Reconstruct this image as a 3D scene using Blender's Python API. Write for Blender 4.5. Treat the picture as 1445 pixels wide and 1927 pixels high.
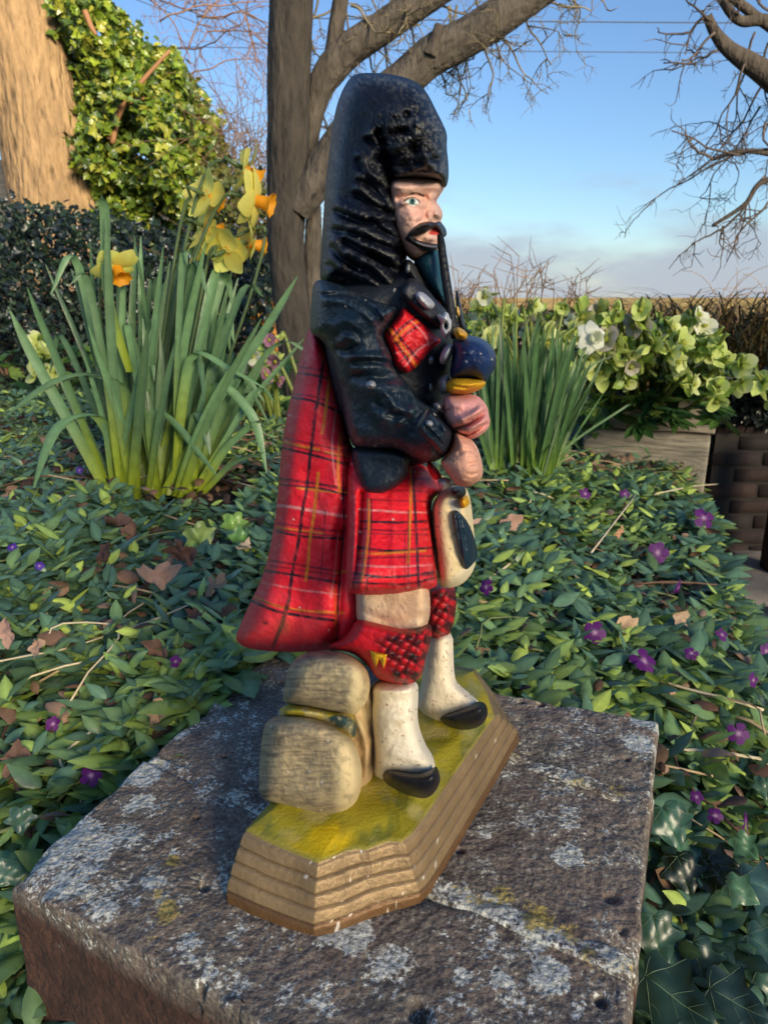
import bpy, math, random
import numpy as np
from mathutils import Vector, Matrix
for o in list(bpy.data.objects): bpy.data.objects.remove(o)
SC = bpy.context.scene; COL = SC.collection
rng = np.random.default_rng(7); random.seed(7)
# ------------------------------------------------------------------ camera, sky, sun, exposure
S = 0.30                                   # all lengths below are in units of 0.30 m (lens height above the pier)
FPX, CX, CY = 1336.0, 722.5, 963.5         # focal length and centre in photograph pixels
PITCH = math.atan(403.5 / FPX); CP, SP = math.cos(PITCH), math.sin(PITCH)
cam_d = bpy.data.cameras.new('camera'); cam = bpy.data.objects.new('camera', cam_d); COL.objects.link(cam)
cam.location = (0, 0, 1 * S); cam.rotation_euler = (math.pi / 2 - PITCH, 0, 0)
cam_d.sensor_fit = 'VERTICAL'; cam_d.sensor_height = 36; cam_d.lens = FPX / 1927 * 36
cam_d.clip_start = 0.02; cam_d.clip_end = 3000
cam_d.dof.use_dof = True; cam_d.dof.focus_distance = 0.40; cam_d.dof.aperture_fstop = 22
SC.camera = cam
SUN_EL, SUN_ROT = math.radians(17), math.radians(149)
sdir = Vector((math.cos(SUN_EL) * math.sin(SUN_ROT), math.cos(SUN_EL) * math.cos(SUN_ROT), math.sin(SUN_EL)))
W = bpy.data.worlds.new('World'); SC.world = W; W.use_nodes = True
nt = W.node_tree; nt.nodes.clear(); N = nt.nodes.new; L = nt.links.new
wo = N('ShaderNodeOutputWorld'); bg = N('ShaderNodeBackground'); sky = N('ShaderNodeTexSky')
sky.sky_type = 'NISHITA'; sky.sun_disc = False; sky.sun_elevation = SUN_EL; sky.sun_rotation = SUN_ROT
sky.air_density = 1.15; sky.dust_density = 0.2; sky.ozone_density = 3.0
tc = N('ShaderNodeTexCoord'); sep = N('ShaderNodeSeparateXYZ'); L(tc.outputs['Generated'], sep.inputs[0])
mp = N('ShaderNodeMapping'); mp.inputs['Scale'].default_value = (3.2, 3.2, 9); L(tc.outputs['Generated'], mp.inputs[0])
nz = N('ShaderNodeTexNoise'); nz.inputs['Scale'].default_value = 1.6; nz.inputs['Detail'].default_value = 5; nz.inputs['Roughness'].default_value = .5
L(mp.outputs[0], nz.inputs[0])
lim = N('ShaderNodeMapRange'); lim.inputs[1].default_value = 0.02; lim.inputs[2].default_value = 0.20; lim.inputs[3].default_value = 0.30; lim.inputs[4].default_value = -0.20
L(sep.outputs[2], lim.inputs[0])
ad = N('ShaderNodeMath'); ad.operation = 'ADD'; L(nz.outputs[0], ad.inputs[0]); L(lim.outputs[0], ad.inputs[1])
rmp = N('ShaderNodeMapRange'); rmp.interpolation_type = 'SMOOTHSTEP'; rmp.inputs[1].default_value = .50; rmp.inputs[2].default_value = .80; rmp.inputs[4].default_value = .85
L(ad.outputs[0], rmp.inputs[0])
mx = N('ShaderNodeMix'); mx.data_type = 'RGBA'; L(rmp.outputs[0], mx.inputs[0])
tin = N('ShaderNodeMix'); tin.data_type = 'RGBA'; tin.blend_type = 'MULTIPLY'; tin.inputs[0].default_value = 1; tin.inputs[7].default_value = (.86, .97, 1.16, 1); L(sky.outputs[0], tin.inputs[6]); L(tin.outputs[2], mx.inputs[6])
mx.inputs[7].default_value = (2.9, 3.25, 4.0, 1)
L(mx.outputs[2], bg.inputs[0]); bg.inputs[1].default_value = 0.074; L(bg.outputs[0], wo.inputs[0])
sun_d = bpy.data.lights.new('sun', 'SUN'); sun = bpy.data.objects.new('sun', sun_d); COL.objects.link(sun)
sun_d.energy = 4.5; sun_d.angle = math.radians(20.0); sun_d.color = (1.0, 0.84, 0.60)
sun.rotation_euler = sdir.to_track_quat('Z', 'Y').to_euler(); sun.location = (3, -4, 4)
SC.view_settings.view_transform = 'Standard'; SC.view_settings.look = 'None'; SC.view_settings.gamma = 1
SC.view_settings.use_curve_mapping = False; SC.view_settings.exposure = 1.08
# ------------------------------------------------------------------ geometry helpers
AX = np.array([.905, -.425, 0.]); BX = np.array([.425, .905, 0.])     # the statue faces AX; BX runs across it, away from the lens
BC = 1.165
CAMP = np.array([0, 0, 1.])
def ray(u, v):
    u = np.asarray(u, float); v = np.asarray(v, float)
    a = (u - CX) / FPX; b = (CY - v) / FPX
    return np.stack([a, CP + SP * b, -SP + CP * b], -1)
def at(u, v, Y):
    d = ray(u, v); return CAMP + d * (np.asarray(Y, float) / d[..., 1])[..., None]
def onz(u, v, z):
    d = ray(u, v); return CAMP + d * ((np.asarray(z, float) - 1) / d[..., 2])[..., None]
def onw(u, v, w):
    d = ray(u, v); return CAMP + d * ((BC + np.asarray(w, float)) / (d @ BX))[..., None]
def ss(a, b, x):
    t = np.clip((x - a) / (b - a), 0, 1); return t * t * (3 - 2 * t)
def vnoise(p, seed=0):
    p = np.asarray(p, float); i = np.floor(p).astype(np.int64); f = p - i; f = f * f * (3 - 2 * f)
    def h(dx, dy, dz):
        n = (i[..., 0] + dx) * 374761393 + (i[..., 1] + dy) * 668265263 + (i[..., 2] + dz) * 2147483647 + seed * 1274126177
        n = (n ^ (n >> 13)) * 1274126177 & 0x7fffffff
        n = (n ^ (n >> 16)) * 69069 & 0x7fffffff
        return (n >> 7 & 0xffff) / 65535.
    x, y, z = f[..., 0], f[..., 1], f[..., 2]
    l = lambda a, b, t: a + (b - a) * t
    return l(l(l(h(0,0,0), h(1,0,0), x), l(h(0,1,0), h(1,1,0), x), y), l(l(h(0,0,1), h(1,0,1), x), l(h(0,1,1), h(1,1,1), x), y), z) * 2 - 1
def fbm(p, o=4, seed=0):
    s = 0; a = 1.; p = np.asarray(p, float)
    for k in range(o): s = s + a * vnoise(p * 2 ** k, seed + k * 17); a *= .5
    return s / 1.9
def n2(u, v, sc, o=3, seed=0): return fbm(np.stack([u / sc, v / sc, np.zeros_like(u)], -1), o, seed)
def lin(c):
    c = np.asarray(c, float) / 255.; return np.where(c <= .04045, c / 12.92, ((c + .055) / 1.055) ** 2.4)
def terr(x, y):
    x = np.asarray(x, float); y = np.asarray(y, float)
    e = x - (.34 * (y - 3.03) + 1.78)
    near = 1 - ss(6.5, 8, y)
    g = -.10 - .42 * (1 - ss(.7, 1.9, y)) - .28 * ss(-1.9, -.2, e) * near - .85 * ss(-.25, .2, e) * near
    return g + .05 * vnoise(np.stack([x * 1.3, y * 1.3, 0 * x], -1), 3)
def gp(u, v, off=0.):
    d = ray(u, v); t = 0.4
    for k in range(4000):
        p = CAMP + d * t
        if p[2] < terr(p[0], p[1]) + off: return p
        t += .008 + t * .002
    return CAMP + d * t
LOC = {}
def meta(o, label=None, cat=None, group=None, kind=None):
    if label: o['label'] = label
    if cat: o['category'] = cat
    if group: o['group'] = group
    if kind: o['kind'] = kind
    return o
def empty(name, p, label=None, cat=None, group=None):
    o = bpy.data.objects.new(name, None); COL.objects.link(o); o.location = tuple(np.asarray(p, float) * S); o.empty_display_size = .02
    LOC[o.name] = np.asarray(p, float); return meta(o, label, cat, group)
def meshdata(name, V, F, mats, col=None, smooth=True, mi=None):
    me = bpy.data.meshes.new(name); V = np.asarray(V, float); me.vertices.add(len(V)); me.vertices.foreach_set('co', V.ravel())
    if not isinstance(F, (list, tuple)) or (len(F) and np.ndim(F[0]) == 1): F = [np.asarray(F)]
    F = [np.asarray(f, np.int32) for f in F if len(f)]
    tot = np.concatenate([np.full(len(f), f.shape[1], np.int32) for f in F]); lv = np.concatenate([f.ravel() for f in F])
    st = np.concatenate([[0], np.cumsum(tot)[:-1]]).astype(np.int32)
    me.loops.add(len(lv)); me.loops.foreach_set('vertex_index', lv)
    me.polygons.add(len(tot)); me.polygons.foreach_set('loop_start', st); me.polygons.foreach_set('loop_total', tot)
    if mi is not None: me.polygons.foreach_set('material_index', np.asarray(mi, np.int32))
    me.update(calc_edges=True)
    me.polygons.foreach_set('use_smooth', np.full(len(tot), smooth))
    for m in (mats if isinstance(mats, (list, tuple)) else [mats]): me.materials.append(m)
    if col is not None:
        a = me.color_attributes.new('Col', 'FLOAT_COLOR', 'POINT'); c = np.ones((len(V), 4)); c[:, :np.shape(col)[-1]] = col
        a.data.foreach_set('color', c.ravel())
    me.validate(); me.update(); return me
def mk(name, V, F, mat, parent=None, col=None, smooth=True, mi=None, **k):
    V = np.asarray(V, float); base = np.zeros(3)
    if col is None and mat is M.get('bark'): col = np.broadcast_to(lin((78, 70, 61)), (len(V), 3)) * (1 + .25 * fbm(V * 8, 3, 2))[:, None]
    if parent is not None: base = LOC[parent.name]
    elif 'base' in k: base = np.asarray(k.pop('base'), float)
    elif not k.get('kind'):
        base = np.array([V[:, 0].mean(), V[:, 1].mean(), V[:, 2].min()])
    o = bpy.data.objects.new(name, meshdata(name, (V - base) * S, F, mat, col, smooth, mi)); COL.objects.link(o)
    if parent is not None: o.parent = parent
    else: o.location = tuple(base * S)
    LOC[o.name] = base
    k.pop('base', None); return meta(o, **k)
class MB:                                   # several pieces of one mesh
    def __init__(s): s.V = []; s.F = {}; s.C = []; s.n = 0
    def add(s, V, F, col=None):
        F = F if isinstance(F, list) else [F]
        for f in F:
            f = np.asarray(f)
            if len(f): s.F.setdefault(f.shape[1], []).append(f + s.n)
        s.V.append(V); s.C.append(np.broadcast_to(col if col is not None else (1, 1, 1), (len(V), 3))); s.n += len(V)
    def build(s, name, mat, parent=None, **k):
        return mk(name, np.concatenate(s.V), [np.concatenate(f) for f in s.F.values()], mat, parent, np.concatenate(s.C), **k)
def spline(P, n):
    P = np.asarray(P, float)
    if len(P) < 3: return P[0] + (P[-1] - P[0]) * np.linspace(0, 1, n)[:, None]
    Q = np.concatenate([[2 * P[0] - P[1]], P, [2 * P[-1] - P[-2]]]); t = np.linspace(0, len(P) - 1 - 1e-9, n); i = t.astype(int); f = (t - i)[:, None]
    a, b, c, d = Q[i], Q[i + 1], Q[i + 2], Q[i + 3]
    return .5 * (2 * b + (c - a) * f + (2 * a - 5 * b + 4 * c - d) * f ** 2 + (3 * b - a - 3 * c + d) * f ** 3)
def tube(P, r, n=8, cap=True, rough=0., seed=0):
    P = np.asarray(P, float); m = len(P); r = np.broadcast_to(np.asarray(r, float), (m,))
    T = np.gradient(P, axis=0); T /= np.linalg.norm(T, axis=1)[:, None] + 1e-12
    ref = np.array([0, 0, 1.]) if abs(T[:, 2]).mean() < .8 else np.array([0, 1., 0])
    A = np.cross(T, ref); A /= np.linalg.norm(A, axis=1)[:, None] + 1e-12; B = np.cross(T, A)
    th = np.linspace(0, 2 * np.pi, n, endpoint=False)
    V = P[:, None] + (A[:, None] * np.cos(th)[None, :, None] + B[:, None] * np.sin(th)[None, :, None]) * r[:, None, None]
    if rough:
        D = V - P[:, None]; q = V / (r.mean() * 1.3); V = P[:, None] + D * (1 + rough * fbm(q, 3, seed))[..., None]
    i = np.arange(m - 1)[:, None] * n; j = np.arange(n)[None]; j2 = (j + 1) % n
    F = [np.stack([i + j, i + j2, i + n + j2, i + n + j], -1).reshape(-1, 4)]
    V = V.reshape(-1, 3)
    if cap:
        V = np.concatenate([V, P[:1], P[-1:]]); k = m * n; J = np.arange(n); J2 = (J + 1) % n
        F.append(np.concatenate([np.stack([np.full(n, k), J2, J], -1), np.stack([np.full(n, k + 1), (m - 1) * n + J, (m - 1) * n + J2], -1)]))
    return V, F
def ribbon(P, w, side, fold=0., up=None):    # a leaf blade: three verts across
    P = np.asarray(P, float); m = len(P); w = np.broadcast_to(np.asarray(w, float), (m,))
    side = np.broadcast_to(np.asarray(side, float), (m, 3)); T = np.gradient(P, axis=0)
    up = np.cross(side, T); up /= np.linalg.norm(up, axis=1)[:, None] + 1e-9
    V = np.stack([P - side * w[:, None] + up * (fold * w)[:, None], P, P + side * w[:, None] + up * (fold * w)[:, None]], 1).reshape(-1, 3)
    i = np.arange(m - 1)[:, None] * 3; j = np.arange(2)[None]
    return V, np.stack([i + j, i + j + 1, i + j + 4, i + j + 3], -1).reshape(-1, 4)
def instances(bv, bf, R, P, colr, vcol=None):  # many transformed copies of one small piece in one mesh
    n, m = len(P), len(bv); V = np.einsum('nij,mj->nmi', R, bv) + P[:, None]
    F = (np.asarray(bf)[None] + (np.arange(n) * m)[:, None, None]).reshape(-1, np.shape(bf)[1])
    C = np.repeat(colr[:, None], m, 1)
    if vcol is not None: C = C * vcol[None, :, None]
    return V.reshape(-1, 3), F, C.reshape(-1, 3)
def frames(d, nrm):                            # rotation matrices: local x along d, local z near nrm
    d = d / (np.linalg.norm(d, axis=-1, keepdims=True) + 1e-9); y = np.cross(nrm, d); y /= np.linalg.norm(y, axis=-1, keepdims=True) + 1e-9
    return np.stack([d, y, np.cross(d, y)], -1)
def rdirs(n): v = rng.normal(size=(n, 3)); return v / np.linalg.norm(v, axis=1)[:, None]
def box(c0, c1):
    x0, y0, z0 = c0; x1, y1, z1 = c1
    V = np.array([(x0,y0,z0),(x1,y0,z0),(x1,y1,z0),(x0,y1,z0),(x0,y0,z1),(x1,y0,z1),(x1,y1,z1),(x0,y1,z1)], float)
    return V, np.array([(0,3,2,1),(4,5,6,7),(0,1,5,4),(1,2,6,5),(2,3,7,6),(3,0,4,7)])
def rbox(fx, nx, ny, nz_, r):                   # subdivided rounded box; fx maps unit-ish coords (half sizes hx,hy,hz) onto the place
    hx, hy, hz = r[1:]; rr = r[0]; V = []; F = []; n = 0
    for ax in range(3):
        for sg in (-1, 1):
            o = [i for i in range(3) if i != ax]; cnt = (nx, ny, nz_); a = np.linspace(-1, 1, cnt[o[0]] + 1); b = np.linspace(-1, 1, cnt[o[1]] + 1)
            A, B = np.meshgrid(a, b, indexing='ij'); p = np.zeros(A.shape + (3,)); p[..., ax] = sg; p[..., o[0]] = A; p[..., o[1]] = B
            i = np.arange(len(a) - 1)[:, None] * len(b) + np.arange(len(b) - 1)[None]
            q = np.stack([i, i + len(b), i + len(b) + 1, i + 1], -1).reshape(-1, 4)
            if (sg > 0) == (ax == 1): q = q[:, ::-1]
            V.append(p.reshape(-1, 3)); F.append(q + n); n += p.size // 3
    V = np.concatenate(V) * np.array([hx, hy, hz]); F = np.concatenate(F)
    key = np.round(V / 1e-6).astype(np.int64); _, ix, inv = np.unique(key, axis=0, return_index=True, return_inverse=True)
    V = V[ix]; F = inv.ravel()[F]
    q = np.clip(V, -np.array([hx, hy, hz]) + rr, np.array([hx, hy, hz]) - rr); d = V - q; L_ = np.linalg.norm(d, axis=1)[:, None]
    V = q + rr * d / np.maximum(L_, 1e-9)
    return fx(V), F
# ------------------------------------------------------------------ materials
def mat(name, color=None, rough=.6, attr=False, bump=0., bscale=60., var=0., vscale=8., spec=.5, transl=0., coat=0., metal=0., bdetail=4, stretch=None, bdist=.002):
    m = bpy.data.materials.new(name); m.use_nodes = True; t = m.node_tree; b = t.nodes['Principled BSDF']; nn = t.nodes.new; ll = t.links.new
    b.inputs['Roughness'].default_value = rough; b.inputs['Specular IOR Level'].default_value = spec; b.inputs['Coat Weight'].default_value = coat; b.inputs['Metallic'].default_value = metal
    b.inputs['Coat Roughness'].default_value = .25
    tcn = nn('ShaderNodeTexCoord'); src = tcn.outputs['Object']
    if stretch:
        mpn = nn('ShaderNodeMapping'); mpn.inputs['Scale'].default_value = stretch; ll(src, mpn.inputs[0]); src = mpn.outputs[0]
    if attr:
        c = nn('ShaderNodeVertexColor'); c.layer_name = 'Col'; out = c.outputs[0]
    else:
        c = nn('ShaderNodeRGB'); c.outputs[0].default_value = tuple(color) + (1,); out = c.outputs[0]
    if var:
        n_ = nn('ShaderNodeTexNoise'); n_.inputs['Scale'].default_value = vscale; n_.inputs['Detail'].default_value = 6; n_.inputs['Roughness'].default_value = .65; ll(src, n_.inputs[0])
        r = nn('ShaderNodeMapRange'); r.inputs[1].default_value = .25; r.inputs[2].default_value = .75; r.inputs[3].default_value = 1 - var; r.inputs[4].default_value = 1 + var; ll(n_.outputs[0], r.inputs[0])
        x = nn('ShaderNodeVectorMath'); x.operation = 'SCALE'; ll(out, x.inputs[0]); ll(r.outputs[0], x.inputs['Scale']); out = x.outputs[0]
    ll(out, b.inputs['Base Color'])
    if bump:
        n_ = nn('ShaderNodeTexNoise'); n_.inputs['Scale'].default_value = bscale; n_.inputs['Detail'].default_value = bdetail; ll(src, n_.inputs[0])
        bp = nn('ShaderNodeBump'); bp.inputs['Strength'].default_value = bump; bp.inputs['Distance'].default_value = bdist; ll(n_.outputs[0], bp.inputs['Height']); ll(bp.outputs[0], b.inputs['Normal'])
    if transl:
        tr = nn('ShaderNodeBsdfTranslucent'); ll(out, tr.inputs[0]); ms = nn('ShaderNodeMixShader'); ms.inputs[0].default_value = transl
        ll(b.outputs[0], ms.inputs[1]); ll(tr.outputs[0], ms.inputs[2]); ll(ms.outputs[0], t.nodes['Material Output'].inputs[0])
    return m
M = {}
M['leaf'] = mat('leaf', attr=True, rough=.42, transl=.22, var=.25, vscale=50, bump=.15, bscale=200)
M['gloss_leaf'] = mat('glossy_leaf', attr=True, rough=.33, transl=.12, var=.15, vscale=40, spec=.55)
M['carpet_leaf'] = mat('carpet_leaf', attr=True, rough=.36, transl=.14, var=.25, vscale=60, bump=.25, bscale=160, spec=.6)
M['petal'] = mat('petal', attr=True, rough=.6, transl=.4, var=.08, vscale=60)
M['bark'] = mat('bark', attr=True, rough=.9, var=.55, vscale=42, bump=1., bscale=75, stretch=(1, 1, .3), bdetail=10, bdist=.012)
M['big_bark'] = mat('pale_bark', attr=True, rough=.9, var=.4, vscale=30, bump=1., bscale=26, stretch=(1, 1, .22), bdetail=10, bdist=.05)
M['twig'] = mat('twig', attr=True, rough=.8, var=.3, vscale=30)
M['wood'] = mat('weathered_wood', color=lin((138, 130, 116)), rough=.85, var=.6, vscale=60, bump=1., bscale=110, stretch=(.10, .4, 1.2), bdetail=10, bdist=.008)
M['shade_toned_brick'] = mat('shade_toned_brick', attr=True, rough=.9, var=.4, vscale=20, bump=.8, bscale=60)
M['dead'] = mat('dead_leaf', attr=True, rough=.8, transl=.15, var=.3, vscale=60, bump=.4, bscale=120)
# ------------------------------------------------------------------ setting: ground, field, path
def grid_sheet(xs, ys, fz):
    X, Y = np.meshgrid(xs, ys, indexing='ij'); V = np.stack([X, Y, fz(X, Y)], -1).reshape(-1, 3)
    i = np.arange(len(xs) - 1)[:, None] * len(ys) + np.arange(len(ys) - 1)[None]
    return V, np.stack([i, i + len(ys), i + len(ys) + 1, i + 1], -1).reshape(-1, 4)
def soil_mat():
    m = mat('soil', color=(1, 1, 1), rough=.95, bump=1., bscale=40, bdetail=10); t = m.node_tree; b = t.nodes['Principled BSDF']; nn = t.nodes.new; ll = t.links.new
    g = nn('ShaderNodeNewGeometry'); s = nn('ShaderNodeSeparateXYZ'); ll(g.outputs[0], s.inputs[0])
    r = nn('ShaderNodeMapRange'); r.inputs[1].default_value = 3.4; r.inputs[2].default_value = 8; ll(s.outputs[1], r.inputs[0])
    n_ = nn('ShaderNodeTexNoise'); n_.inputs['Scale'].default_value = 14; n_.inputs['Detail'].default_value = 8; ll(g.outputs[0], n_.inputs[0])
    c1 = nn('ShaderNodeValToRGB'); c1.color_ramp.elements[0].position = .35; c1.color_ramp.elements[0].color = (.012, .009, .006, 1); c1.color_ramp.elements[1].position = .7; c1.color_ramp.elements[1].color = (.06, .042, .028, 1); ll(n_.outputs[0], c1.inputs[0])
    n3 = nn('ShaderNodeTexNoise'); n3.inputs['Scale'].default_value = .35; n3.inputs['Detail'].default_value = 6; ll(g.outputs[0], n3.inputs[0])
    c2 = nn('ShaderNodeValToRGB'); c2.color_ramp.elements[0].position = .35; c2.color_ramp.elements[0].color = (.42, .25, .05, 1); c2.color_ramp.elements[1].position = .7; c2.color_ramp.elements[1].color = (.62, .42, .08, 1); ll(n3.outputs[0], c2.inputs[0])
    x = nn('ShaderNodeMix'); x.data_type = 'RGBA'; ll(r.outputs[0], x.inputs[0]); ll(c1.outputs[0], x.inputs[6]); ll(c2.outputs[0], x.inputs[7]); ll(x.outputs[2], b.inputs['Base Color'])
    return m
xs = np.concatenate([[-6000, -1500, -400, -120, -50, -25, -14], np.linspace(-9, 9, 110), [14, 25, 50, 120, 400, 1500, 6000]])
ys = np.concatenate([[-400, -60, -20, -6], np.linspace(-2, 14, 100), [18, 26, 40, 80, 200, 600, 2000, 7000]])
V, F = grid_sheet(xs, ys, terr)
mk('ground', V, F, soil_mat(), kind='structure')
# paving slabs of the lower path on the right
slab_m = mat('paving_stone', color=lin((120, 112, 104)), rough=.9, var=.35, vscale=14, bump=.7, bscale=50)
pth = mk('path', *grid_sheet(np.linspace(1.9, 6.5, 20), np.linspace(1.5, 6.3, 20), lambda x, y: 0 * x - 1.16), slab_m, kind='structure')
for i in range(3):
    for j in range(3):
        x0, y0 = 1.9 + i * 1.5, 1.6 + j * 1.55
        def fx(v, x0=x0, y0=y0): return v * 1.0 + np.array([x0 + .72, y0 + .74, -1.14]) + np.stack([0 * v[:, 0], 0 * v[:, 0], .012 * fbm(v * 4 + x0, 2)], -1)
        V, F = rbox(fx, 6, 6, 1, (.02, .72, .74, .05)); mk('paving_slab', V, F, slab_m, pth)

# ------------------------------------------------------------------ the pier: three coping bricks on a body
QC = dict(fl=onz(14, 1648, 0), fr=onz(1125, 1985, 0), br=onz(1240, 1362, 0), bl=onz(520, 1218, 0))
d1 = (QC['br'] - onz(1190, 1928, 0)); d1 /= np.linalg.norm(d1)
fdir = onz(490, 1927, 0) - QC['fl']; fdir /= np.linalg.norm(fdir)
# front right corner: where the front edge line meets the right edge line
def meet(p, d, q, e):
    A = np.array([[d[0], -e[0]], [d[1], -e[1]]]); t = np.linalg.solve(A, (q - p)[:2]); return p + d * t[0]
QC['fr'] = meet(QC['fl'], fdir, QC['br'], d1)
def quad(s, t):
    s = s[..., None]; t = t[..., None]; return (QC['fl'] * (1 - s) + QC['fr'] * s) * (1 - t) + (QC['bl'] * (1 - s) + QC['br'] * s) * t
def st_of(p):
    s, t = .5, .5
    for k in range(30):
        e = quad(np.array(s), np.array(t)) - p; h = 1e-4
        ds = (quad(np.array(s + h), np.array(t)) - quad(np.array(s), np.array(t))) / h; dt = (quad(np.array(s), np.array(t + h)) - quad(np.array(s), np.array(t))) / h
        x = np.linalg.solve(np.array([[ds[0], dt[0]], [ds[1], dt[1]]]), -e[:2]); s += x[0]; t += x[1]
    return s, t
J1 = [st_of(onz(*p, 0)) for p in ((300, 1436), (1140, 1805))]; J2 = [st_of(onz(*p, 0)) for p in ((500, 1282), (1190, 1502))]
def jline(J):
    (s0, t0), (s1, t1) = J; k = (t1 - t0) / (s1 - s0); return lambda s: t0 + k * (s - s0)
j1, j2 = jline(J1), jline(J2)
def brick_mat():
    m = mat('lichened_brick', color=(1, 1, 1), rough=.92, bump=1., bscale=230, bdetail=10, bdist=.0035); t = m.node_tree; b = t.nodes['Principled BSDF']; nn = t.nodes.new; ll = t.links.new
    tcn = nn('ShaderNodeTexCoord'); o = tcn.outputs['Object']
    def noise(sc, det=8, rg=.6):
        n_ = nn('ShaderNodeTexNoise'); n_.inputs['Scale'].default_value = sc; n_.inputs['Detail'].default_value = det; n_.inputs['Roughness'].default_value = rg; ll(o, n_.inputs[0]); return n_.outputs[0]
    def ramp(src, a, b_, lo=0., hi=1.):
        r = nn('ShaderNodeMapRange'); r.inputs[1].default_value = a; r.inputs[2].default_value = b_; r.inputs[3].default_value = lo; r.inputs[4].default_value = hi; ll(src, r.inputs[0]); return r.outputs[0]
    def mix(f, a, c):
        x = nn('ShaderNodeMix'); x.data_type = 'RGBA'; ll(f, x.inputs[0])
        for s_, v_ in ((6, a), (7, c)):
            if isinstance(v_, tuple): x.inputs[s_].default_value = v_ + (1,)
            else: ll(v_, x.inputs[s_])
        return x.outputs[2]
    def math_(op, a, c):
        x = nn('ShaderNodeMath'); x.operation = op
        for s_, v_ in ((0, a), (1, c)):
            if isinstance(v_, float): x.inputs[s_].default_value = v_
            else: ll(v_, x.inputs[s_])
        x.use_clamp = False; return x.outputs[0]
    va = nn('ShaderNodeVertexColor'); va.layer_name = 'Col'; sp = nn('ShaderNodeSeparateColor'); ll(va.outputs[0], sp.inputs[0])   # R pale lichen, G yellow lichen, B bare-side
    fine = noise(420, 4, .7); mid = noise(70, 8, .65); big = noise(16, 6)
    base = mix(ramp(big, .35, .7), tuple(lin((100,  93,  84))), tuple(lin((126,  108,  96))))
    base = mix(ramp(mid, .52, .72, 0, .75), base, tuple(lin((134,  127,  113))))
    base = mix(ramp(fine, .52, .66, 0, .8), base, tuple(lin((158, 148, 132)))); base = mix(ramp(fine, .44, .34, 0, .7), base, tuple(lin((58, 50, 46))))
    base = mix(ramp(mid, .44, .30, 0, .7), base, tuple(lin((60,  50,  46))))
    side = mix(ramp(mid, .4, .65), tuple(lin((60, 38, 30))), tuple(lin((84, 56, 44)))); side = mix(ramp(fine, .6, .72, 0, .5), side, tuple(lin((120, 84, 62))))
    base = mix(sp.outputs[2], base, side)
    # crusty thresholds: painted mask + noise at two sizes
    k = math_('ADD', sp.outputs[0], math_('ADD', math_('MULTIPLY', math_('SUBTRACT', mid, .5), 1.0), math_('MULTIPLY', math_('SUBTRACT', fine, .5), .95)))
    lich = mix(ramp(fine, .35, .62), tuple(lin((120, 122, 110))), tuple(lin((218, 219, 210))))
    base = mix(ramp(k, .30, .50, 0, .42), base, tuple(lin((138, 136, 122)))); base = mix(ramp(k, .44, .53), base, lich)
    k2 = math_('ADD', sp.outputs[1], math_('ADD', math_('MULTIPLY', math_('SUBTRACT', mid, .5), 1.3), math_('MULTIPLY', math_('SUBTRACT', fine, .5), 1.2)))
    base = mix(ramp(k2, .47, .60, 0, .9), base, mix(ramp(fine, .4, .6), tuple(lin((120, 104, 52))), tuple(lin((184, 162, 84)))))
    ll(base, b.inputs['Base Color']); return m
M['brick'] = brick_mat()
# lichen patches: (u, v, radius px, strength, kind)
LB = [(265,1455,40,1.,0),(295,1440,25,.9,0),(262,1510,24,1.,0),(155,1560,32,.8,0),(90,1605,38,1.,0),(130,1600,30,.8,0),(190,1590,42,.7,0),(240,1570,44,.65,0),(150,1640,50,.7,0),(300,1580,34,.65,0),(330,1600,32,.55,0),
 (283,1665,24,1.,0),(250,1700,20,.6,0),(105,1682,22,.8,0),(190,1720,30,.6,0),(230,1740,26,.4,0),(350,1780,42,.6,0),(390,1830,36,.55,0),(440,1850,40,.5,0),(500,1760,40,.45,0),(345,1530,30,.4,0),(390,1480,30,.55,0),(440,1505,26,.55,0),(350,1440,26,.55,0),
 (410,1350,30,.55,0),(340,1380,24,.6,0),(450,1340,20,.5,0),(470,1390,22,.4,0),(666,1762,42,.95,0),(620,1770,30,.7,0),(560,1790,36,.45,0),(740,1820,50,.7,0),(690,1880,60,.5,0),(800,1905,40,.5,0),(620,1880,60,.5,0),(540,1880,40,.45,0),
 (1214,1352,30,1.1,0),(1205,1398,26,1.1,0),(1190,1360,22,.6,0),(1225,1425,18,.6,0),(1075,1615,24,.95,0),(910,1562,14,.7,0),(1052,1545,10,.7,0),(985,1560,10,.5,0),(1020,1460,60,.45,0),(1100,1390,24,.55,0),(1000,1362,26,.35,0),(1050,1315,20,.5,0),(930,1705,28,.9,0),(918,1740,14,.8,0),(1000,1770,24,.7,0),(980,1755,20,.6,0),
 (1030,1840,40,.85,0),(1020,1810,20,.8,0),(870,1840,24,.75,0),(940,1850,30,.6,0),(860,1880,30,.6,0),(975,1905,32,.6,0),(1085,1900,24,.6,0),(1120,1900,20,.5,0),(880,1610,14,.4,0),(1145,1620,14,.4,0),(1060,1685,14,.4,0),(900,1660,14,.4,0),(840,1760,20,.5,0),(1040,1420,30,.4,0),(1120,1440,30,.4,0),
 (325,1618,16,.9,1),(310,1720,22,.8,1),(285,1770,14,.6,1),(390,1700,14,.5,1),(565,1790,14,.6,1),(500,1270,18,.6,1),(290,1690,14,.5,1),(430,1575,12,.5,1),(950,1690,34,.6,1),(1010,1730,34,.75,1),(1070,1760,30,.7,1),(1110,1800,24,.8,1),(900,1680,26,.5,1),(880,1590,20,.4,1),(1140,1840,14,.5,1),(1090,1470,26,.5,1),(1150,1485,26,.7,1),(345,1625,10,.6,1),(960,1540,40,.25,1),(1080,1560,30,.2,1)]
LP = [(onz(u, v, 0)[:2], r / FPX * float((onz(u, v, 0) - CAMP) @ np.array([0, CP, -SP])), s, k) for u, v, r, s, k in LB]
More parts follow.
